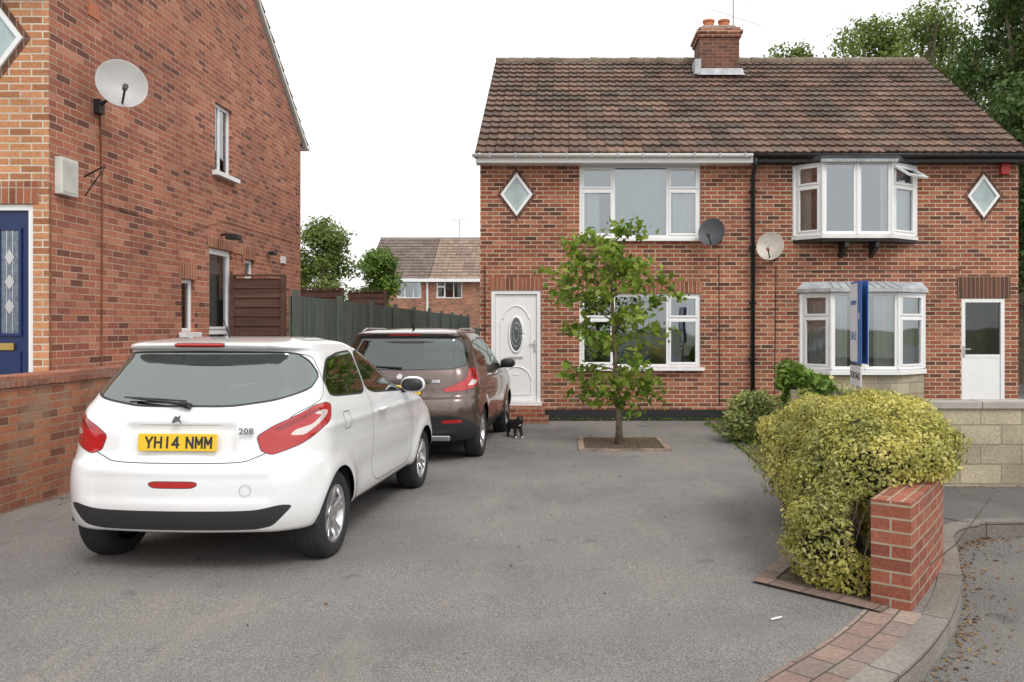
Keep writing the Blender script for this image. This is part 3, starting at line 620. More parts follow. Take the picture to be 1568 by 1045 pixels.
# ---------------------------------------------------------------- trees
def bigtree(name,x,y,zb,zt,rx,ry,mat,n,ls,seed,nc=46,zlow=.3,cs=1.0):
    r=np.random.default_rng(seed); E=empty(name,(x,y,0)); h=zt-zb; t=B(); bl=[]
    t.tube([(0,0,zb),(.05*rx,0,zb+h*.3),(.0,.1,zb+h*.55),(.1,0,zb+h*.85)],[.03*h,.022*h,.012*h,.004*h],9)
    for i in range(nc):
        u=r.random(); z=zb+h*(zlow+(1-zlow)*u*.92); k=math.sin(math.pi*min(1,(.25+.72*u)))**.6*.95+.08
        a=r.random()*6.28; q=r.random()**.5
        cx_,cy_=rx*k*q*math.cos(a),ry*k*q*math.sin(a); s=rx*(.17+.15*r.random())*cs
        bl.append((cx_,cy_,z,s*1.1,s*1.1,s*.85))
        if i%3==0: t.tube([(0,0,zb+h*(.2+.5*u)),(cx_*.5,cy_*.5,z-.12*h),(cx_,cy_,z)],[.009*h,.006*h,.002*h],5)
    t.build('trunk',MBARK,E)
    P,D_=shellpts(bl,n,r,.2,1.3,False)
    P=P+r.normal(size=P.shape)*rx*.05
    leaves('foliage',P,ls,mat,E,seed,outn=D_)
    return E
bigtree('background_tree',-7.35,24,-.3,4.95,1.05,1.0,LL,17000,.10,11,75,.15,1.25)
bigtree('background_tree',-7.35,31,-.3,4.9,.85,.9,LG,14000,.12,12,70,.1,1.25)
bigtree('background_tree',-10.3,29,-.3,4.0,1.6,1.6,LL,14000,.14,13,60,.1,1.2)
for i,(x,y,zt,rx,m,q) in enumerate([(12.0,32,14.6,2.3,LL,.8),(14.6,33,15.2,2.6,LL,.8),(9.6,34,14.5,1.4,LL,.65),(17.2,29,15.5,3.2,LD,.9),(14.4,25.5,13.6,1.9,LD,.8),(16.4,23.5,15.5,2.9,LD,.9),(20,27,16,4,LD,.9),(14.6,19.5,8.8,2.4,LD,.9),(12.9,21.5,8.6,2.2,LD,.9)]):
    bigtree('background_tree',x,y,-.3,zt,rx,rx,m,int(24000*q),.15,20+i,95,.35,.95)
r=np.random.default_rng(9)
bl=[(-40+i*2.6+r.random(),64+r.random()*5,1.0+r.random(),2.0,1.5,1.6+r.random()*1.2) for i in range(40)]
P,D_=shellpts(bl,16000,r,.7,1.1); leaves('distant_trees',P,.35,LD,None,33,outn=D_)
bl=[(-6.6-i*.7,16.5+i*1.2,1.2,.6,.6,1.2+r.random()*.4) for i in range(6)]
P,D_=shellpts(bl,9000,r,.5,1.15); leaves('garden_shrub',P,.08,LG,None,34,outn=D_)
# young street tree
T=empty('young_tree',(.72,11.37,zg(11.37))); r=np.random.default_rng(17); t=B()
tr=[(0,0,-.02),(.0,.0,.35),(-.04,0,.9),(-.07,.02,1.5),(-.1,0,2.1),(-.12,.02,2.7),(-.02,0,3.0)]
t.tube(tr,[.062,.042,.036,.03,.022,.013,.005],10)
cl=[]
def tp(z):
    for a,b_ in zip(tr[:-1],tr[1:]):
        if a[2]<=z<=b_[2]: k=(z-a[2])/(b_[2]-a[2]); return np.array(a)*(1-k)+np.array(b_)*k
    return np.array(tr[-1])
for i in range(27):
    z=.75+2.15*(i/27)+r.uniform(-.05,.05); a=i*2.4+r.uniform(-.4,.4); L_=(.86*(1-abs(z-1.6)/2.1)+.06)*r.uniform(.65,1.2)
    p=tp(z); d=np.array([math.cos(a)*1.0,math.sin(a)*.85,.35 if z>1.2 else .0]); e=p+d*L_*np.array([1,1,.9]); mid=p+d*L_*.5+np.array([0,0,.10])
    if z<1.2: e[2]-=.25*L_
    t.tube([tuple(p),tuple(mid),tuple(e)],[.013,.008,.003],5)
    for k in range(5):
        u=.32+.72*k/4; c=(1-u)**2*p+2*u*(1-u)*mid+u*u*e; c=c+r.normal(size=3)*.045; cl.append((c,.075+.03*r.random()))
        if k%2==1:
            c2=c+r.normal(size=3)*np.array([.12,.12,.08]); cl.append((c2,.08)); t.tube([tuple(c),tuple(c2)],[.004,.002],4)
for k in range(7): cl.append((tp(2.35+k*.1)+r.normal(size=3)*.06,.08))
for k in range(7): cl.append((np.array([r.normal()*.2,r.normal()*.2,.5+.2*r.random()]),.07))
t.build('trunk',MBARK,T,smooth=True)
P=np.concatenate([c+r.normal(size=(12,3))*s*np.array([1,1,.7]) for c,s in cl])
leaves('foliage',P,.11,LT,T,40,aspect=.6,up=.45)
# ---------------------------------------------------------------- hedge + curved wall
CW=empty('curved_brick_wall')
cw=catm([(1.90,4.45),(2.22,4.92),(2.55,5.46),(2.79,6.1),(2.88,6.8),(2.86,7.5),(2.8,8.2)],7); ci=offset(cw,.215)
s=np.concatenate([[0],np.cumsum(np.linalg.norm(np.diff(cw,axis=0),axis=1))])
def curved(A,Bc,z0,z1,mat,name):
    v=[];uv=[];f=[];n=len(A)
    for i in range(n):
        for (p,z,vv) in ((A[i],z0,z0),(A[i],z1,z1),(Bc[i],z1,z1+.215),(Bc[i],z0,z1+.215+z1-z0)):
            v.append((p[0],p[1],z)); uv.append((s[i],vv))
    for i in range(n-1):
        for k in range(3): a=i*4+k; f.append((a,a+4,a+5,a+1))
    obj(name,v,f,mat,CW,uvs=uv)
    for e in (0,n-1):
        q=[(A[e][0],A[e][1],z0),(Bc[e][0],Bc[e][1],z0),(Bc[e][0],Bc[e][1],z1),(A[e][0],A[e][1],z1)]
        obj(name+'_end',q,[(0,1,2,3)],mat,CW,uvs=[(0,z0),(.215,z0),(.215,z1),(0,z1)])
curved(cw,ci,-.1,.62,MBP,'wall_body')
HG=empty('hedge')
bl=[(2.12,5.65,.80,.50,.7,.30),(1.93,5.25,.66,.32,.4,.33),(2.40,6.15,.80,.38,.55,.28),(1.64,5.02,.26,.26,.34,.32),(1.75,4.9,.12,.24,.20,.2),(2.2,5.3,.74,.34,.34,.2),(2.15,5.8,.93,.36,.42,.16),(2.35,5.65,.83,.26,.3,.24),(1.74,5.35,.5,.24,.38,.38),(2.0,6.4,.55,.42,.7,.45),(2.46,5.70,.70,.22,.28,.2),(2.3,7.1,.55,.4,.6,.40)]
rh=np.random.default_rng(77)
extra=[]
for k in range(60):
    b0=bl[k%len(bl)]; d=rh.normal(size=3); d[2]=abs(d[2])*.7; d/=np.linalg.norm(d); q=rh.uniform(.05,.11)
    extra.append((b0[0]+d[0]*b0[3]*.97,b0[1]+d[1]*b0[4]*.97,b0[2]+d[2]*b0[5]*.97,q,q,q*.8))
P,D_=shellpts(bl+extra,125000,rh,.72,1.11)
keep=(P[:,2]>zg(5)+.01)
dist=np.min(np.linalg.norm(P[:,None,:2]-((cw+ci)/2)[None],axis=2),axis=1); keep&=~((dist<.13)&(P[:,2]<.64))
hol=((P[:,0]-1.80)/.13)**2+((P[:,1]-4.74)/.3)**2+((P[:,2]-.40)/.18)**2; keep&=hol>1
tx=np.interp(P[:,1],cw[:,1],cw[:,0]); keep&=~((P[:,0]>tx-.25)&(P[:,2]<.62))
P=P[keep];D_=D_[keep]
leaves('foliage',P,.026,LH,HG,41,aspect=.52,outn=D_,jit=.4)
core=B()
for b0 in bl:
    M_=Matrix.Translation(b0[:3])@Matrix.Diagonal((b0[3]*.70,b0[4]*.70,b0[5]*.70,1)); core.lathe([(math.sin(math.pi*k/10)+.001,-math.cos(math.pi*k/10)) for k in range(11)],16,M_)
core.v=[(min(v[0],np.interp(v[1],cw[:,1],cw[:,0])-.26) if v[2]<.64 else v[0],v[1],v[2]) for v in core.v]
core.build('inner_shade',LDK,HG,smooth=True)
tw=B()
for k in range(60):
    a=np.array([1.80+rh.normal()*.10,5.0+rh.normal()*.10,.0]); e=a+np.array([rh.normal()*.18,-.08+rh.normal()*.18,.40+rh.random()*.25]); m_=(a+e)/2+rh.normal(size=3)*.04
    tw.tube([tuple(a),tuple(m_),tuple(e)],[.006,.004,.002],4)
tw.build('twigs',MBARK,HG)
SW=empty('stone_wall')
B().box(3.02,16,8.17,8.40,-.2,.76).build('wall_body',MSTONE,SW); 
b=B(); x=3.0
while x<16: b.box(x+.003,x+.597,8.14,8.43,.762,.835+rr.uniform(-.003,.003)); x+=.6
b.build('coping',MCONC,SW,bevel=.008)
def shrub(name,x,y,bl,n,ls,mat,seed):
    r=np.random.default_rng(seed); E=empty(name,(x,y,zg(y))); P,D_=shellpts(bl,n,r,.5,1.1); k=P[:,2]>0; P=P[k]; D_=D_[k]
    leaves('foliage',P,ls,mat,E,seed); t=B()
    for k in range(14):
        i=r.integers(len(P)); t.tube([(r.normal()*.04,r.normal()*.04,0),tuple(P[i]*.6+np.array([0,0,.05])),tuple(P[i])],[.01,.006,.003],5)
    t.build('stems',MBARK,E); return E
shrub('variegated_shrub',2.66,11.6,[(0,0,.34,.36,.34,.34),(.12,0,.5,.22,.25,.22),(-.2,-.05,.25,.22,.25,.22),(-.05,0,.6,.2,.2,.14)],4200,.065,LV,51)
shrub('leafy_plant',3.05,10.8,[(0,0,.95,.25,.25,.18),(.12,0,.7,.25,.25,.3),(-.1,0,1.08,.15,.15,.1),(.3,0,.85,.2,.2,.15)],900,.12,LG,52)
shrub('leafy_plant',3.55,11.5,[(0,0,.5,.5,.4,.45),(.5,.2,.4,.4,.3,.35)],1600,.09,LV,53)
shrub('leafy_plant',3.2,9.6,[(.1,0,.2,.3,.4,.2),(.6,0,.25,.4,.4,.25)],1800,.07,LG,54)
gp=empty('garden_post'); B().box(2.86,2.93,10.3,10.37,-.1,.78).build('post',MPOST,gp)
gp=empty('garden_post'); B().box(3.1,3.17,10.2,10.27,-.1,.62).box(3.02,3.06,10.6,10.64,-.1,.8).build('post',MPOST,gp)
Bn=empty('garden_trellis'); b=B()
for k in range(6): b.box(3.2+.09*k,3.25+.09*k,10.9,10.93,-.1,.72)
b.box(3.15,3.75,10.87,10.9,.55,.6); b.build('slats',MFENG,Bn)
# For-sale sign
FS=empty('for_sale_sign',(2.95,8.0,0),math.radians(-7))
B().box(-.022,.022,.2,.245,-.1,2.0).build('post',MPOST,FS)
B().box(-.035,-.027,-.02,.44,1.22,2.06).build('board',MSIGNB,FS,bevel=.002)
B().box(-.040,-.036,.13,.44,1.24,2.04).build('board_panel',MSIGNW,FS)
B().box(.027,.035,-.02,.44,1.22,2.06).build('board_back',MSIGNB,FS)
B().box(-.050,-.041,-.06,.40,1.0,1.20).build('slip_board',MSIGNW,FS)
def text(s_,size,M,mat,par,off=0,ext=.0008,sp=1.0):
    c=bpy.data.curves.new('lettering','FONT'); c.body=s_; c.size=size; c.align_x='CENTER'; c.align_y='CENTER'; c.extrude=ext; c.offset=off*.35; c.space_character=sp
    o=bpy.data.objects.new('lettering',c); sc.collection.objects.link(o); c.materials.append(mat); o.parent=par; o.matrix_local=M; return o
RS=Matrix.Rotation(-math.pi/2,4,'Z')@Matrix.Rotation(math.pi/2,4,'X')
text('FOR SALE',.095,Matrix.Translation((-.052,.17,1.1))@RS,MBLACK,FS,.003)
text('estates',.09,Matrix.Translation((-.042,.285,1.85))@RS,MSIGNB,FS,.002)
text('SALE',.12,Matrix.Translation((-.042,.285,1.5))@RS,MSIGNB,FS,.002)
text('01',.09,Matrix.Translation((-.037,.06,1.7))@RS,MSIGNW,FS,.002)
# ---------------------------------------------------------------- cars
def sdpoly(px,py,poly):
    poly=np.array(poly,float); n=len(poly); d=np.full(px.shape,1e9); ins=np.zeros(px.shape,bool)
    for i in range(n):
        a=poly[i]; b_=poly[(i+1)%n]; e=b_-a; wx=px-a[0]; wy=py-a[1]
        t=np.clip((wx*e[0]+wy*e[1])/(e@e+1e-12),0,1); d=np.minimum(d,(wx-e[0]*t)**2+(wy-e[1]*t)**2)
        c=((a[1]>py)!=(b_[1]>py)); 
        if abs(e[1])>1e-9: ins^=c&(px<(e[0])*(py-a[1])/(e[1])+a[0])
    d=np.sqrt(d); return np.where(ins,d,-d)
def rp(poly,n=6):
    P=[np.array(p,float) for p in poly]; k=len(P); out=[]
    for i in range(k):
        a=P[i-1];b_=P[i];c=P[(i+1)%k]; f=.22
        s0=b_+(a-b_)*f; s1=b_+(c-b_)*f
        for j in range(n+1):
            t=j/n; out.append((1-t)**2*s0+2*t*(1-t)*b_+t*t*s1)
    return out
def carpaint(name,col,metal=0,rough=.28,gf=.12):
    m,n,l,b=newmat(name)
    def att(nm,eps=.0018):
        a=n.new('ShaderNodeAttribute'); a.attribute_name=nm; r_=n.new('ShaderNodeMapRange'); r_.inputs[1].default_value=-eps; r_.inputs[2].default_value=eps
        l.new(a.outputs['Fac'],r_.inputs[0]); return r_.outputs[0],a.outputs['Fac']
    def pr(c,ro,me=0,coat=0):
        p=n.new('ShaderNodeBsdfPrincipled'); p.inputs['Base Color'].default_value=c4(c); setv(p,Roughness=ro,Metallic=me); p.inputs['Coat Weight'].default_value=coat; p.inputs['Coat Roughness'].default_value=.04; return p
    tc=n.new('ShaderNodeTexCoord'); r0=ramp(n,[(.3,[x*.93 for x in col]),(.7,col)]); l.new(noise(n,l,tc.outputs['Object'],2,5),r0.inputs[0])
    sx=n.new('ShaderNodeSeparateXYZ'); l.new(tc.outputs['Object'],sx.inputs[0]); mr=n.new('ShaderNodeMapRange'); l.new(sx.outputs[2],mr.inputs[0]); mr.inputs[1].default_value=.50; mr.inputs[2].default_value=.22; mr.inputs[4].default_value=.25
    cc=mixc(n,l,mr.outputs[0],r0.outputs[0],(.30,.27,.23)); l.new(cc,b.inputs['Base Color'])
    setv(b,Roughness=rough,Metallic=metal); b.inputs['Coat Weight'].default_value=1; b.inputs['Coat Roughness'].default_value=.05
    cur=b.outputs[0]
    def mix(f,sh):
        nonlocal cur
        x=n.new('ShaderNodeMixShader'); l.new(f,x.inputs[0]); l.new(cur,x.inputs[1]); l.new(sh,x.inputs[2]); cur=x.outputs[0]
    g,gr=att('gap')
    ab=n.new('ShaderNodeMath'); ab.operation='ABSOLUTE'; l.new(gr,ab.inputs[0]); mr2=n.new('ShaderNodeMapRange'); l.new(ab.outputs[0],mr2.inputs[0]); mr2.inputs[1].default_value=.0042; mr2.inputs[2].default_value=.0022
    mix(mr2.outputs[0],pr((.05,.05,.05),.8).outputs[0])
    mix(att('blk')[0],pr((.028,.028,.03),.55).outputs[0])
    red=pr((.50,.012,.014),.15,0,1)
    wv=n.new('ShaderNodeTexWave'); setv(wv,Scale=26.0,Distortion=.2); wv.bands_direction='Z'; l.new(tc.outputs['Object'],wv.inputs[0]); rr_=ramp(n,[(.2,(.38,.008,.012)),(.8,(.50,.013,.016))]); l.new(wv.outputs['Fac'],rr_.inputs[0]); l.new(rr_.outputs[0],red.inputs['Base Color'])
    mix(att('red')[0],red.outputs[0])
    mix(att('clr')[0],pr((.70,.62,.60),.12,.25,1).outputs[0])
    mix(att('brt')[0],pr((.26,.008,.012),.10,.1,1).outputs[0])
    tr=n.new('ShaderNodeBsdfTransparent'); tr.inputs[0].default_value=(.68,.74,.71,1); gl=n.new('ShaderNodeBsdfGlossy'); gl.inputs['Roughness'].default_value=.03; gl.inputs[0].default_value=(.84,.93,.91,1)
    fr_=n.new('ShaderNodeFresnel'); fr_.inputs[0].default_value=1.5; ad=n.new('ShaderNodeMath'); ad.operation='ADD'; ad.inputs[1].default_value=gf; l.new(fr_.outputs[0],ad.inputs[0])
    gm=n.new('ShaderNodeMixShader'); l.new(ad.outputs[0],gm.inputs[0]); l.new(tr.outputs[0],gm.inputs[1]); l.new(gl.outputs[0],gm.inputs[2])
    geo=n.new('ShaderNodeNewGeometry'); mix(geo.outputs['Backfacing'],pr((.03,.03,.032),.9).outputs[0])
    mix(att('gls')[0],gm.outputs[0])
    tr2=n.new('ShaderNodeBsdfTransparent'); mix(att('arch')[0],tr2.outputs[0])
    l.new(cur,n['Material Output'].inputs[0]); return m
def tabinterp(T,n):
    T=np.array(T,float); k=len(T); P=np.vstack([2*T[0]-T[1],T,2*T[-1]-T[-2]]); out=[]
    for q in np.linspace(0,k-1-1e-6,n):
        i=int(q); t=q-i; p0,p1,p2,p3=P[i],P[i+1],P[i+2],P[i+3]
        out.append(.5*(2*p1+(-p0+p2)*t+(2*p0-5*p1+4*p2-p3)*t*t+(-p0+3*p1-3*p2+p3)*t**3))
    return np.array(out)
MBRK=simple('brake_dark',(.05,.05,.05),.6,.3,metal=.4)
def wheel(par,x,y,r,side,w=.2,seed=0):
    Mx=Matrix.Translation((x,y,r))@Matrix.Rotation(math.pi/2*side,4,'Y')@Matrix.Rotation(.35+seed,4,'Z')
    rt=r*.655
    prof=[(rt,-w*.5),(rt+.03,-w*.5),(r-.03,-w*.5+.0),(r-.006,-w*.38),(r,-w*.2),(r,w*.2),(r-.006,w*.38),(r-.028,w*.49),(r-.06,w*.52),(rt+.015,w*.48),(rt,w*.44),(rt-.005,w*.3)]
    B().lathe(prof,48,Mx).build('tyre',MRUB,par,smooth=True)
    g=B()
    for h in (-.05,0,.05): g.lathe([(r+.0005,h-.004),(r+.001,h+.004)],48,Mx)
    g.build('tyre_tread',MBLACK,par)
    B().lathe([(rt,w*.45),(rt-.012,w*.45),(rt-.02,w*.38),(rt-.03,-w*.3)],48,Mx).build('rim',MSILV,par,smooth=True)
    B().lathe([(.001,w*.02),(rt*.75,w*.0),(rt-.02,-w*.05)],32,Mx).build('brake_disc',MBRK,par)
    b=B()
    for k in range(5):
        for q in (-.17,.17):
            a=k*2*math.pi/5; ca,sa=math.cos(a+q),math.sin(a+q); cb,sb=math.cos(a+q*.55),math.sin(a+q*.55)
            ro,ri=rt-.012,.045; t=.016
            def pt(rad,c_,s_,off,h): return (rad*c_-off*s_,rad*s_+off*c_,h)
            v=[pt(ri,cb,sb,-t,w*.30),pt(ri,cb,sb,t,w*.30),pt(ro,ca,sa,t*1.2,w*.42),pt(ro,ca,sa,-t*1.2,w*.42),pt(ri,cb,sb,-t*1.2,w*.14),pt(ri,cb,sb,t*1.2,w*.14),pt(ro,ca,sa,t*1.4,w*.30),pt(ro,ca,sa,-t*1.4,w*.30)]
            b.add(v,[(0,1,2,3),(4,7,6,5),(0,4,5,1),(1,5,6,2),(2,6,7,3),(3,7,4,0)])
    b.lathe([(.001,w*.37),(.03,w*.37),(.055,w*.33),(.06,w*.15)],20); b.build('spokes',MSILV,par,Mx,bevel=.004)
def car(name,loc,head,T,sp,paint):
    E=empty(name,loc,-head); wb=sp['wb']; R=sp['R']
    Lv=tabinterp(T,150); NR,NC,NS,NF=34,22,150,14
    rx_=[];ry_=[];rz_=[];U=[];UF=[]
    for (z,yr,yf,w,rx,ry,bow) in Lv:
        w=max(w,.01); rx=min(rx,.9*w); ry=min(ry,.4*(yf-yr))
        a=np.linspace(0,1,NR,endpoint=False); x=a*(w-rx); y=yr+bow*(x/w)**2
        y0_=yr+bow*((w-rx)/w)**2; th=np.linspace(0,math.pi/2,NC,endpoint=False)
        x=np.r_[x,w-rx+rx*np.sin(th)]; y=np.r_[y,y0_+ry*(1-np.cos(th))]
        fb=.22*min(1,w/.5); rxf,ryf=min(.38,.9*w),min(.5,.4*(yf-yr)); yfc=yf-fb*((w-rxf)/w)**2
        ye_=max(yfc-ryf,y0_+ry+.01); ysd=np.linspace(y0_+ry,ye_,NS,endpoint=False); x=np.r_[x,np.full(NS,w)]; y=np.r_[y,ysd]
        x=np.r_[x,w-rxf+rxf*np.cos(th)]; y=np.r_[y,ye_+ryf*np.sin(th)]
        a=np.linspace(1,0,NF); xx=a*(w-rxf); x=np.r_[x,xx]; y=np.r_[y,yf-fb*(xx/w)**2]
        u=np.r_[0,np.cumsum(np.hypot(np.diff(x),np.diff(y)))]
        rx_.append(x);ry_.append(y);rz_.append(np.full(len(x),z));U.append(u);UF.append(u[-1]-u)
    X=np.array(rx_);Yy=np.array(ry_);Z=np.array(rz_);U=np.array(U);UF=np.array(UF)
    for ay in (0,wb):
        rd=np.hypot(Yy-ay,Z-R); X+=sp['flare']*np.exp(-((rd-(R+.05))/.075)**2)*(X>.5)*(Z<1.0)
    between=1/(1+np.exp(-(Yy-.45)/.06))*1/(1+np.exp((Yy-(wb-.45))/.06))
    X-=.020*np.exp(-((Z-.52)/.13)**2)*between; X+=.010*np.exp(-((Z-sp['crease'])/.03)**2)*(X>.5)*(Yy>-.2)*(Yy<wb)
    for (u1,za,zb_,dep) in sp['recess']:
        k=1/(1+np.exp(((U-u1)/.012).clip(-50,50)))/(1+np.exp((-(Z-za)/.010).clip(-50,50)))/(1+np.exp(((Z-zb_)/.010).clip(-50,50))); Yy=Yy+dep*k
    att={}
    def reg(key,val): att[key]=np.maximum(att[key],val) if key in att else val
    for k in ('gls','red','clr','brt','blk','gap','arch'): att[k]=np.full(X.shape,-1.0)
    for p in sp['rear_glass']: reg('gls',sdpoly(U,Z,rp(p)))
    for p in sp['side_glass']: reg('gls',sdpoly(Yy,Z,rp(p)))
    zg0,zg1=sp['front_glass']; reg('gls',np.where(Yy>.5*wb,sdpoly(UF,Z,[(-.5,zg0),(.72,zg0),(.62,zg1),(-.5,zg1)]),-1))
    for p in sp['red']: reg('red',sdpoly(U,Z,rp(p)))
    for p in sp['clr']: reg('clr',sdpoly(U,Z,rp(p)))
    for p in sp['brt']: reg('brt',sdpoly(U,Z,rp(p)))
    for p in sp['blk_rear']: reg('blk',sdpoly(U,Z,rp(p)))
    for p in sp['blk_side']: reg('blk',sdpoly(Yy,Z,p))
    reg('blk',att['gls']+.014)
    reg('blk',att['red']+.005)
    sg=[sdpoly(U,Z,rp(p)) for p in sp['gap_rear']]+[sdpoly(Yy,Z,rp(p)) for p in sp['gap_side']]
    ga=np.array([np.abs(g_) for g_ in sg]); idx=ga.argmin(0); att['gap']=np.take_along_axis(np.array(sg),idx[None],0)[0]
    for ay in (0,wb): reg('arch',(R+.028)-np.hypot(Yy-ay,Z-R))
    n=X.shape[1]; m=X.shape[0]; full=2*n-2
    def ring(A,sgn=1): return np.concatenate([A,(A[:,1:-1]*sgn)[:,::-1]],1)
    V=np.stack([ring(X,-1),ring(Yy),ring(Z)],-1).reshape(-1,3)
    f=[]
    for i in range(m-1):
        for j in range(full):
            q=(j+1)%full; f.append((i*full+j,i*full+q,(i+1)*full+q,(i+1)*full+j))
    f.append(tuple((m-1)*full+j for j in range(full)))
    me=bpy.data.meshes.new('body'); me.from_pydata(V.tolist(),[],f); me.update()
    for k,v in att.items():
        a=me.attributes.new(k,'FLOAT','POINT'); a.data.foreach_set('value',ring(v).reshape(-1).astype(np.float32))
    for p in me.polygons: p.use_smooth=True
    me.materials.append(paint); o=bpy.data.objects.new('body',me); sc.collection.objects.link(o); o.parent=E
    for k,ay in enumerate((0,wb)):
        for s_ in (-1,1):
            wheel(E,s_*sp['track'],ay,R,s_,w=.205,seed=k*.5+s_*.2)
            v=[];f=[]
            for xx in (s_*.52,s_*(sp['W']-.03)):
                for j in range(25):
                    t=math.pi*j/24; v.append((xx,ay+(R+.035)*math.cos(t),R+(R+.035)*math.sin(t)))
            for j in range(24): f.append((j,j+1,26+j,25+j))
            v.append((s_*.52,ay,R)); 
            for j in range(24): f.append((50,j,j+1))
            obj('wheel_well',v,f,MRUB,E)
    zf=sp['zf']
    B().box(-.5,.5,T[0][1]+.12,T[0][2]-.5,zf,.42).box(-sp['W']+.14,sp['W']-.14,R+.2,wb-R-.2,zf,.44).build('underbody',MRUB,E)
    s0=B(); zs=sp['seat']
    for x in (-.37,.37):
        s0.box(x-.22,x+.22,sp['sy'],sp['sy']+.14,zs,zs+.55); s0.box(x-.12,x+.12,sp['sy']-.01,sp['sy']+.09,zs+.6,zs+.78)
    s0.box(-.6,.6,sp['sy']-.85,sp['sy']-.72,zs,zs+.45)
    for x in (-.38,0,.38): s0.box(x-.11,x+.11,sp['sy']-.86,sp['sy']-.78,zs+.47,zs+.62)
    s0.box(-.66,.66,sp['shelf'][0],sp['shelf'][1],sp['shelf'][2]-.04,sp['shelf'][2]); s0.box(-.68,.68,wb-.95,wb-.5,.5,sp['shelf'][2]-.02)
    s0.build('seats',MINT,E,bevel=.035)
    return E
def platetext(E,y,z,tilt,s_):
    Mp=Matrix.Translation((0,y,z))@Matrix.Rotation(tilt,4,'X')
    B().box(-.26,.26,-.004,.006,-.0555,.0555).build('number_plate',MYEL,E,Mp,bevel=.004)
    G={'Y':[((0,1),(.5,.45)),((1,1),(.5,.45)),((.5,.45),(.5,0))],'H':[((0,0),(0,1)),((1,0),(1,1)),((0,.5),(1,.5))],'1':[((.5,0),(.5,1))],'4':[((.75,0),(.75,1)),((.75,1),(0,.28)),((0,.28),(1,.28))],
       'N':[((0,0),(0,1)),((0,1),(1,0)),((1,0),(1,1))],'M':[((0,0),(0,1)),((0,1),(.5,.35)),((.5,.35),(1,1)),((1,1),(1,0))]}
    b=B(); x=-.205; hh=.076; ww=.040; t=.0068; k=0
    for ch in s_:
        if ch==' ': x+=.032; continue
        for (p,q) in G[ch]:
            P_=Vector((x+p[0]*ww,0,(p[1]-.5)*(hh-2*t))); Q_=Vector((x+q[0]*ww,0,(q[1]-.5)*(hh-2*t))); d=(Q_-P_).normalized(); nn=Vector((-d.z,0,d.x))*t; P_-=d*t; Q_+=d*t; yy=-.0052-.00015*(k%4); k+=1
            b.add([tuple(v+Vector((0,yy,0))) for v in (P_-nn,Q_-nn,Q_+nn,P_+nn)],[(0,1,2,3)])
        x+=.0605 if ch!='1' else .055
    b.build('plate_characters',MBLACK,E,Mp)
def mirror(E,x,y,z,mat):
    b=B(); M_=Matrix.Translation((x+.10,y,z))@Matrix.Diagonal((.115,.07,.075,1)); b.lathe([(max(.001,math.sin(math.pi*k/12)**.7),-math.cos(math.pi*k/12)) for k in range(13)],20,M_)
    b.build('mirror_cap',mat,E,smooth=True)
    M2=Matrix.Translation((x+.10,y-.035,z))@Matrix.Diagonal((.10,.045,.06,1)); B().lathe([(max(.001,math.sin(math.pi*k/12)**.6),-math.cos(math.pi*k/12)) for k in range(13)],20,M2).build('mirror_glass',MBLACK,E,smooth=True)
    B().tube([(x-.06,y+.03,z-.06),(x+.05,y,z-.05)],.022,8).build('mirror_arm',MBLACK,E)
wp=carpaint('car_white',(.84,.85,.86),gf=.25)
T=[(.27,-.42,3.1,.70,.25,.25,.08),(.29,-.55,3.22,.79,.28,.3,.10),(.34,-.59,3.29,.835,.32,.34,.11),(.45,-.62,3.34,.86,.34,.38,.12),(.60,-.625,3.33,.870,.34,.40,.12),(.70,-.605,3.28,.870,.33,.40,.12),(.745,-.575,3.24,.869,.32,.40,.12),(.80,-.555,3.16,.867,.31,.40,.12),(.92,-.54,2.90,.860,.29,.40,.12),(1.01,-.52,2.58,.845,.27,.38,.12),(1.06,-.495,2.25,.825,.25,.36,.12),(1.12,-.455,2.06,.795,.24,.36,.12),(1.22,-.375,1.86,.758,.22,.36,.12),(1.34,-.27,1.60,.712,.21,.36,.12),(1.43,-.20,1.38,.675,.20,.35,.12),(1.468,-.28,1.28,.645,.20,.34,.14),(1.497,-.28,1.18,.610,.20,.34,.16),(1.518,-.12,1.05,.53,.2,.3,.14),(1.538,.15,.92,.42,.15,.3,.1),(1.545,.42,.72,.15,.1,.1,.02)]
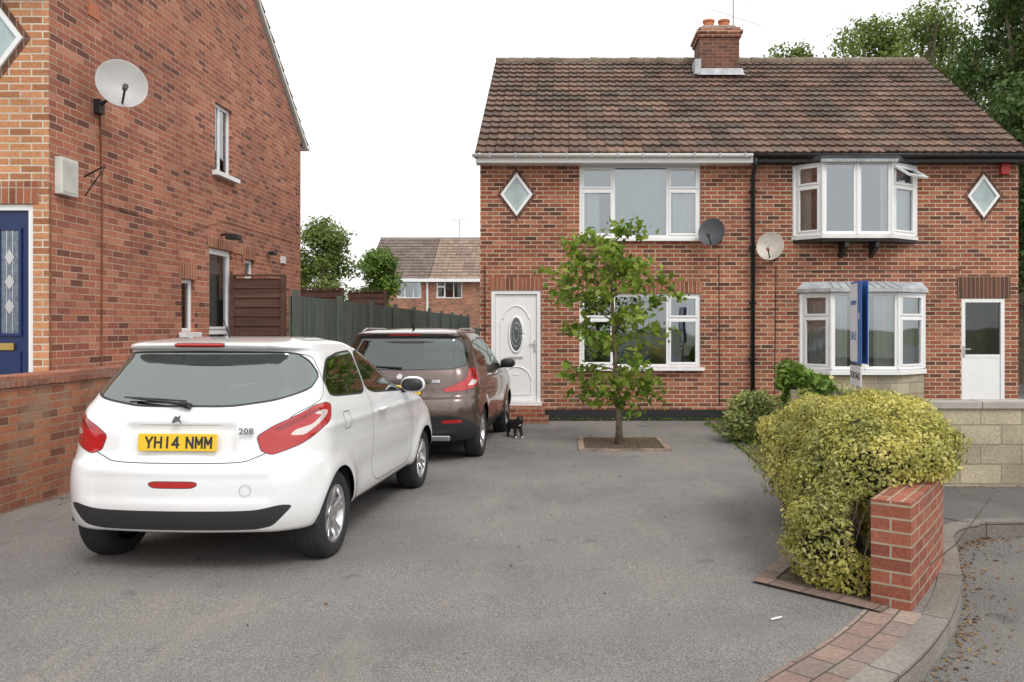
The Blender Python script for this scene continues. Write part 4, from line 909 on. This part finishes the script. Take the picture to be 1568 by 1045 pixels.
sp=dict(wb=2.54,R=.305,W=.87,track=.745,flare=.018,crease=.93,zf=.24,seat=.55,sy=1.25,shelf=(-.42,.25,1.02),front_glass=(1.05,1.42),
 recess=[(.36,.76,.97,.022),(.62,.50,.66,.012)],
 rear_glass=[[(-.3,1.10),(.30,1.095),(.56,1.13),(.80,1.20),(.86,1.27),(.74,1.36),(.60,1.425),(-.3,1.435)]],
 side_glass=[[(.02,1.13),(.0,1.24),(.18,1.37),(.45,1.41),(.78,1.425),(.78,1.10)],[(.83,1.10),(.83,1.425),(1.22,1.40),(1.62,1.27),(1.98,1.09),(1.93,1.05)]],
 red=[[(.50,.90),(.53,.81),(.60,.785),(.78,.845),(.96,.935),(1.06,.985),(1.08,1.07),(1.0,1.09),(.86,1.08),(.72,1.02),(.60,.965)],[(-.2,1.472),(.17,1.472),(.17,1.495),(-.2,1.495)],[(-.2,.585),(.12,.585),(.155,.60),(.155,.615),(.12,.622),(-.2,.622)]],
 clr=[[(.70,.905),(.80,.90),(.92,.965),(1.0,1.01),(1.02,1.045),(.95,1.05),(.86,1.03),(.95,1.02),(.86,.965),(.74,.94)]],
 brt=[[(.60,.935),(.66,.94),(.74,.975),(.86,1.03),(.96,1.06),(.86,1.065),(.73,1.01),(.61,.955)]],
 blk_rear=[[(-.3,.31),(.50,.31),(.62,.335),(.76,.465),(.68,.475),(.5,.44),(-.3,.44)],[(-.3,.965),(.28,.965),(.28,.974),(-.3,.974)],[(-3,.15),(5,.15),(5,.29),(-3,.29)]],
 blk_side=[[(.4,.15),(2.1,.15),(2.1,.315),(.4,.315)]],
 gap_rear=[[(-.8,.735),(.42,.735),(.58,.80),(.62,.93),(.72,1.04),(.95,1.12),(.95,1.22),(.72,1.43),(-.8,1.448)]],
 gap_side=[[(.80,.36),(.80,1.46),(1.25,1.46),(2.05,1.07),(2.06,.36)],[(.12,.88),(.12,1.0),(.26,1.0),(.26,.88)]])
C1=car('parked_car',(-2.47,5.68,zg(6.9)),.055,T,sp,wp); C1.rotation_euler[0]=-.0115
platetext(C1,-.553,.865,-.10,'YH14 NMM')
text('208',.055,Matrix.Translation((.44,-.533,.935))@Matrix.Rotation(.12,4,'Z')@Matrix.Rotation(math.pi/2-.1,4,'X'),MDCHR,C1,.003,.004,1.15)
B().add([(-.03,-.562,1.005),(-.012,-.562,1.035),(.01,-.562,1.03),(.03,-.562,1.045),(.02,-.562,1.015),(.034,-.562,.985),(.008,-.562,1.0),(-.03,-.562,.985)],[(0,7,6,5,4,3,2,1)]).build('badge',MDCHR,C1)
b=B().tube([(.02,-.505,1.10),(.04,-.52,1.105),(-.36,-.455,1.14)],[.012,.012,.006],6); b.tube([(.06,-.50,1.09),(-.02,-.505,1.11)],[.022,.018],8); b.tube([(-.42,-.44,1.145),(.02,-.485,1.125)],.006,5); b.build('rear_wiper',MBLACK,C1)
B().tube([(.0,.15,1.53),(.0,.05,1.66)],[.007,.003],6).build('antenna',MBLACK,C1)
mirror(C1,.84,1.78,1.10,simple('mirror_white',(.8,.81,.82),.3,.02,coat=1)); mirror(C1,-1.04,1.78,1.10,MUPVC)
B().tube([(.872,.92,.945),(.898,.95,.95),(.898,1.10,.95),(.872,1.13,.945)],.013,8).build('door_handle',MUPVC,C1,smooth=True)
B().lathe([(.036,0),(.036,.002),(.034,.002),(.034,0)],20,Matrix.Translation((.46,-.587,.57))@Matrix.Rotation(.15,4,'Z')@Matrix.Rotation(math.pi/2,4,'X')).build('tow_cap',MGREY,C1)
bp_=carpaint('car_brown',(.15,.108,.098),.75,.3)
T2=[(.26,-.55,3.2,.74,.25,.25,.06),(.30,-.68,3.35,.83,.28,.3,.08),(.40,-.77,3.46,.89,.30,.32,.10),(.55,-.82,3.54,.915,.32,.35,.11),(.68,-.825,3.53,.92,.32,.36,.11),(.78,-.80,3.48,.92,.31,.36,.11),(.83,-.75,3.42,.918,.30,.36,.11),(.95,-.73,3.2,.91,.28,.36,.11),(1.05,-.71,2.85,.898,.26,.36,.11),(1.13,-.68,2.4,.875,.24,.36,.11),(1.22,-.62,2.18,.840,.22,.36,.11),(1.36,-.52,1.88,.795,.20,.36,.11),(1.50,-.42,1.52,.735,.19,.36,.11),(1.55,-.47,1.40,.70,.19,.34,.12),(1.585,-.47,1.26,.66,.19,.34,.13),(1.615,-.25,1.1,.58,.18,.3,.12),(1.64,.1,.9,.42,.15,.3,.1),(1.65,.4,.72,.15,.1,.1,.02)]
sp2=dict(wb=2.61,R=.335,W=.92,track=.80,flare=.016,crease=1.0,zf=.22,seat=.6,sy=1.3,shelf=(-.6,.1,1.05),front_glass=(1.14,1.5),
 recess=[(.36,.80,1.0,.018),(.7,.40,.56,.012)],
 rear_glass=[[(-.3,1.14),(.60,1.15),(.80,1.20),(.84,1.30),(.70,1.48),(.6,1.52),(-.3,1.525)]],
 side_glass=[[(-.22,1.20),(-.2,1.30),(-.05,1.45),(.35,1.50),(.35,1.15)],[(.39,1.15),(.39,1.50),(1.05,1.51),(1.05,1.12)],[(1.09,1.12),(1.09,1.51),(1.3,1.49),(1.7,1.34),(2.1,1.14),(2.1,1.10)]],
 red=[[(.50,.90),(.56,.87),(.78,.89),(.98,.93),(1.10,1.0),(1.06,1.10),(.95,1.16),(.84,1.14),(.80,1.03),(.66,.96)],[(-.2,1.55),(.2,1.55),(.2,1.572),(-.2,1.572)],[(.52,.50),(.78,.51),(.76,.55),(.52,.54)]],
 clr=[[(.82,.945),(.95,.955),(1.03,1.0),(.9,1.02)]],brt=[[(.86,1.05),(.96,1.03),(1.02,1.08),(.95,1.13),(.88,1.12)]],
 blk_rear=[[(-.5,.2),(5.5,.2),(5.5,.30),(1.2,.38),(.95,.50),(.70,.60),(-.5,.60)],[(-.3,.96),(.36,.96),(.36,.985),(-.3,.985)]],
 blk_side=[[(.3,.2),(2.3,.2),(2.3,.40),(.3,.40)]],
 gap_rear=[[(-.8,.79),(.60,.79),(.70,.88),(.80,1.03),(.86,1.15),(.90,1.22),(.78,1.50),(-.8,1.54)]],
 gap_side=[[(.42,.42),(.37,.8),(.37,1.53),(1.07,1.53),(1.07,.42)],[(1.07,.42),(1.07,1.53),(1.3,1.53),(2.16,1.12),(2.2,.42)]])
C2=car('parked_car',(-1.99,10.33,zg(11.6)),.042,T2,sp2,bp_); C2.rotation_euler[0]=-.0115
platetext(C2,-.745,.90,-.10,'NY14 HNM')
text('3008',.05,Matrix.Translation((.44,-.728,1.0))@Matrix.Rotation(.1,4,'Z')@Matrix.Rotation(math.pi/2-.1,4,'X'),MCHROME,C2,.002,.004)
B().add([(-.04,-.722,1.06),(0,-.722,1.10),(.04,-.722,1.07),(.02,-.722,1.03),(-.02,-.722,1.03)],[(4,3,2,1,0)]).build('badge',MCHROME,C2)
B().tube([(.02,-.69,1.16),(-.38,-.64,1.18)],[.012,.006],6).build('rear_wiper',MBLACK,C2)
b=B()
for s_ in (-1,1): b.tube([(s_*.60,-.2,1.60),(s_*.61,0,1.635),(s_*.61,.9,1.64),(s_*.60,1.15,1.61)],.013,6)
b.build('roof_rail',MSILV,C2)
B().tube([(0,.0,1.64),(0,-.08,1.70)],[.02,.006],6).build('antenna',MBLACK,C2)
mirror(C2,.90,1.85,1.14,simple('mirror_brown',(.10,.07,.065),.3,.02,coat=1)); mirror(C2,-1.10,1.85,1.14,MBLACK)
B().tube([(.90,.47,1.03),(.935,.50,1.035),(.935,.64,1.035),(.90,.67,1.03)],.013,8).tube([(.90,1.15,1.02),(.935,1.18,1.025),(.935,1.32,1.025),(.90,1.35,1.02)],.013,8).build('door_handle',MSILV,C2,smooth=True)
B().box(-.62,.62,-.80,-.74,.30,.36).build('skid_plate',MSILV,C2,bevel=.01)
# ---------------------------------------------------------------- cat
K=empty('cat',(-.80,12.1,zg(12.1)),math.radians(-150))
def skin(name,vs,es,rad,mat,par):
    me=bpy.data.meshes.new(name); me.from_pydata(vs,es,[]); o=bpy.data.objects.new(name,me); sc.collection.objects.link(o); o.parent=par
    m=o.modifiers.new('skin','SKIN')
    for i,d in enumerate(me.skin_vertices[0].data): d.radius=(rad[i],rad[i]); d.use_root=(i==0)
    s_=o.modifiers.new('sub','SUBSURF'); s_.levels=2; s_.render_levels=2; m.use_smooth_shade=True; me.materials.append(mat); return o
vs=[(0,-.13,.215),(0,-.03,.205),(0,.08,.21),(0,.14,.25),(0,.185,.285),(0,.225,.277),
 (.045,-.14,.16),(.05,-.10,.11),(.05,-.15,.065),(.05,-.14,.018),(.05,-.115,.014),
 (-.045,-.14,.16),(-.05,-.08,.11),(-.05,-.12,.065),(-.05,-.09,.018),(-.05,-.065,.014),
 (.04,.09,.15),(.042,.085,.09),(.042,.10,.018),(.042,.12,.014),(-.04,.09,.15),(-.042,.12,.09),(-.042,.14,.018),(-.042,.16,.014),
 (0,-.18,.235),(0,-.24,.27),(0,-.28,.33),(.01,-.27,.39),(.032,.18,.328),(.038,.177,.352),(-.032,.18,.328),(-.038,.177,.352)]
es=[(0,1),(1,2),(2,3),(3,4),(4,5),(0,6),(6,7),(7,8),(8,9),(9,10),(0,11),(11,12),(12,13),(13,14),(14,15),(2,16),(16,17),(17,18),(18,19),(2,20),(20,21),(21,22),(22,23),(0,24),(24,25),(25,26),(26,27),(4,28),(28,29),(4,30),(30,31)]
rad=[.075,.078,.075,.052,.056,.03,.052,.034,.022,.019,.02,.052,.034,.022,.019,.02,.038,.025,.019,.021,.038,.025,.019,.021,.026,.02,.018,.013,.018,.005,.018,.005]
skin('body',vs,es,rad,MFUR,K)
skin('bib',[(0,.145,.19),(0,.165,.225)],[(0,1)],[.034,.03],MWFUR,K)
skin('paw_1',[(.042,.105,.016),(.042,.13,.016)],[(0,1)],[.0225,.021],MWFUR,K); skin('paw_2',[(-.042,.145,.016),(-.042,.17,.016)],[(0,1)],[.0225,.021],MWFUR,K)
B().lathe([(.001,-.007),(.006,-.003),(.006,.003),(.001,.007)],10,Matrix.Translation((.024,.226,.302))).lathe([(.001,-.007),(.006,-.003),(.006,.003),(.001,.007)],10,Matrix.Translation((-.024,.226,.302))).build('eyes',simple('cat_eye',(.45,.5,.1),.2,.1),K)
# ---------------------------------------------------------------- litter and fallen leaves
lt=empty('paper_litter',(1.12,4.33,zg(4.33)+.008),.5)
B().box(-.035,.03,-.006,.006,0,.008).box(.03,.042,-.005,.007,.001,.007).build('paper',MSIGNW,lt,bevel=.002)
r=np.random.default_rng(61); pts=[]
ko=offset(KC,-.07)
for k in range(620):
    i=r.integers(28,len(KC)-14); t=r.random(); p=ko[i]*(1-t)+ko[min(i+1,len(ko)-1)]*t; q=r.exponential(.07); T_=KC[i+1]-KC[i]; T_/=np.linalg.norm(T_); nn=np.array([T_[1],-T_[0]]); pp=p+nn*(q-.05); 
    if pp[1]<3.0: continue
    pts.append((pp[0],pp[1],zg(pp[1])-.108))
for k in range(60): pts.append((r.uniform(3.2,4.6),6.35-abs(r.normal())*.6,0)); pts[-1]=(pts[-1][0],pts[-1][1],zg(pts[-1][1])-.108)
for k in range(90):
    x=r.uniform(-5,.9); y=r.uniform(2.6,12); pts.append((x,y,zg(y)+.004))
for k in range(170): y=r.uniform(5,12); pts.append((-4.84+r.exponential(.05),y,zg(y)+.006))
for k in range(120): pts.append((r.uniform(3.1,7),8.13-r.exponential(.08),zg(8)+.012))
for k in range(200): pts.append((r.uniform(.3,1.25),r.uniform(10.8,11.95),zg(11.3)+.02))
leaves('fallen_leaves',pts,.026,LDRY,None,62,up=1.5)
pts=[]
for k in range(5200):
    x=r.uniform(2.4,8); y=r.uniform(8.5,14.3)
    pts.append((x,y,zg(y)+.03+r.random()*.06))
for k in range(500): y=r.uniform(8,14); pts.append((2.36+r.normal()*.05+.02*(y-11),y,zg(y)+.02))
for k in range(200): x=r.uniform(-.3,3.2); pts.append((x,14.46-abs(r.normal())*.02,zg(14.4)+.02+r.random()*.03))
leaves('grass_weeds',pts,.07,LG,None,63,aspect=.2,up=0)
# ---------------------------------------------------------------- light, world, camera
w=bpy.data.worlds.new('World'); sc.world=w; w.use_nodes=True; n=w.node_tree.nodes; l=w.node_tree.links
bg=n['Background']; sky=n.new('ShaderNodeTexSky'); sky.sky_type='NISHITA'; sky.sun_disc=False; sky.sun_elevation=math.radians(50); sky.sun_rotation=math.radians(149); sky.dust_density=3
hs_=n.new('ShaderNodeHueSaturation'); hs_.inputs['Saturation'].default_value=.2; l.new(sky.outputs[0],hs_.inputs['Color']); l.new(hs_.outputs[0],bg.inputs[0]); bg.inputs[1].default_value=.05
b2=n.new('ShaderNodeBackground'); tcw=n.new('ShaderNodeTexCoord'); rw=ramp(n,[(.3,(.96,.95,.945)),(.7,(1,.99,.98))]); l.new(noise(n,l,tcw.outputs['Generated'],1.6,5),rw.inputs[0]); l.new(rw.outputs[0],b2.inputs[0]); b2.inputs[1].default_value=1.08
ads=n.new('ShaderNodeAddShader'); l.new(bg.outputs[0],ads.inputs[0]); l.new(b2.outputs[0],ads.inputs[1]); l.new(ads.outputs[0],n['World Output'].inputs[0])
sl_=bpy.data.lights.new('sun','SUN'); sl_.energy=1.4; sl_.angle=math.radians(18); sl_.color=(1,.96,.90); so=bpy.data.objects.new('sun',sl_); sc.collection.objects.link(so)
el=math.radians(50); az=math.radians(149); so.rotation_euler=Vector((math.sin(az)*math.cos(el),math.cos(az)*math.cos(el),math.sin(el))).to_track_quat('Z','Y').to_euler()
cd=bpy.data.cameras.new('camera'); cam=bpy.data.objects.new('camera',cd); sc.collection.objects.link(cam); cam.location=(0,0,1.6); cam.rotation_euler=(math.pi/2,0,0)
cd.sensor_width=36; cd.lens=36*1230/1568; cd.shift_x=-86/1568; cd.shift_y=-22.5/1568; cd.clip_end=2000; sc.camera=cam
sc.view_settings.view_transform='Standard'; sc.view_settings.look='None'; sc.view_settings.exposure=0
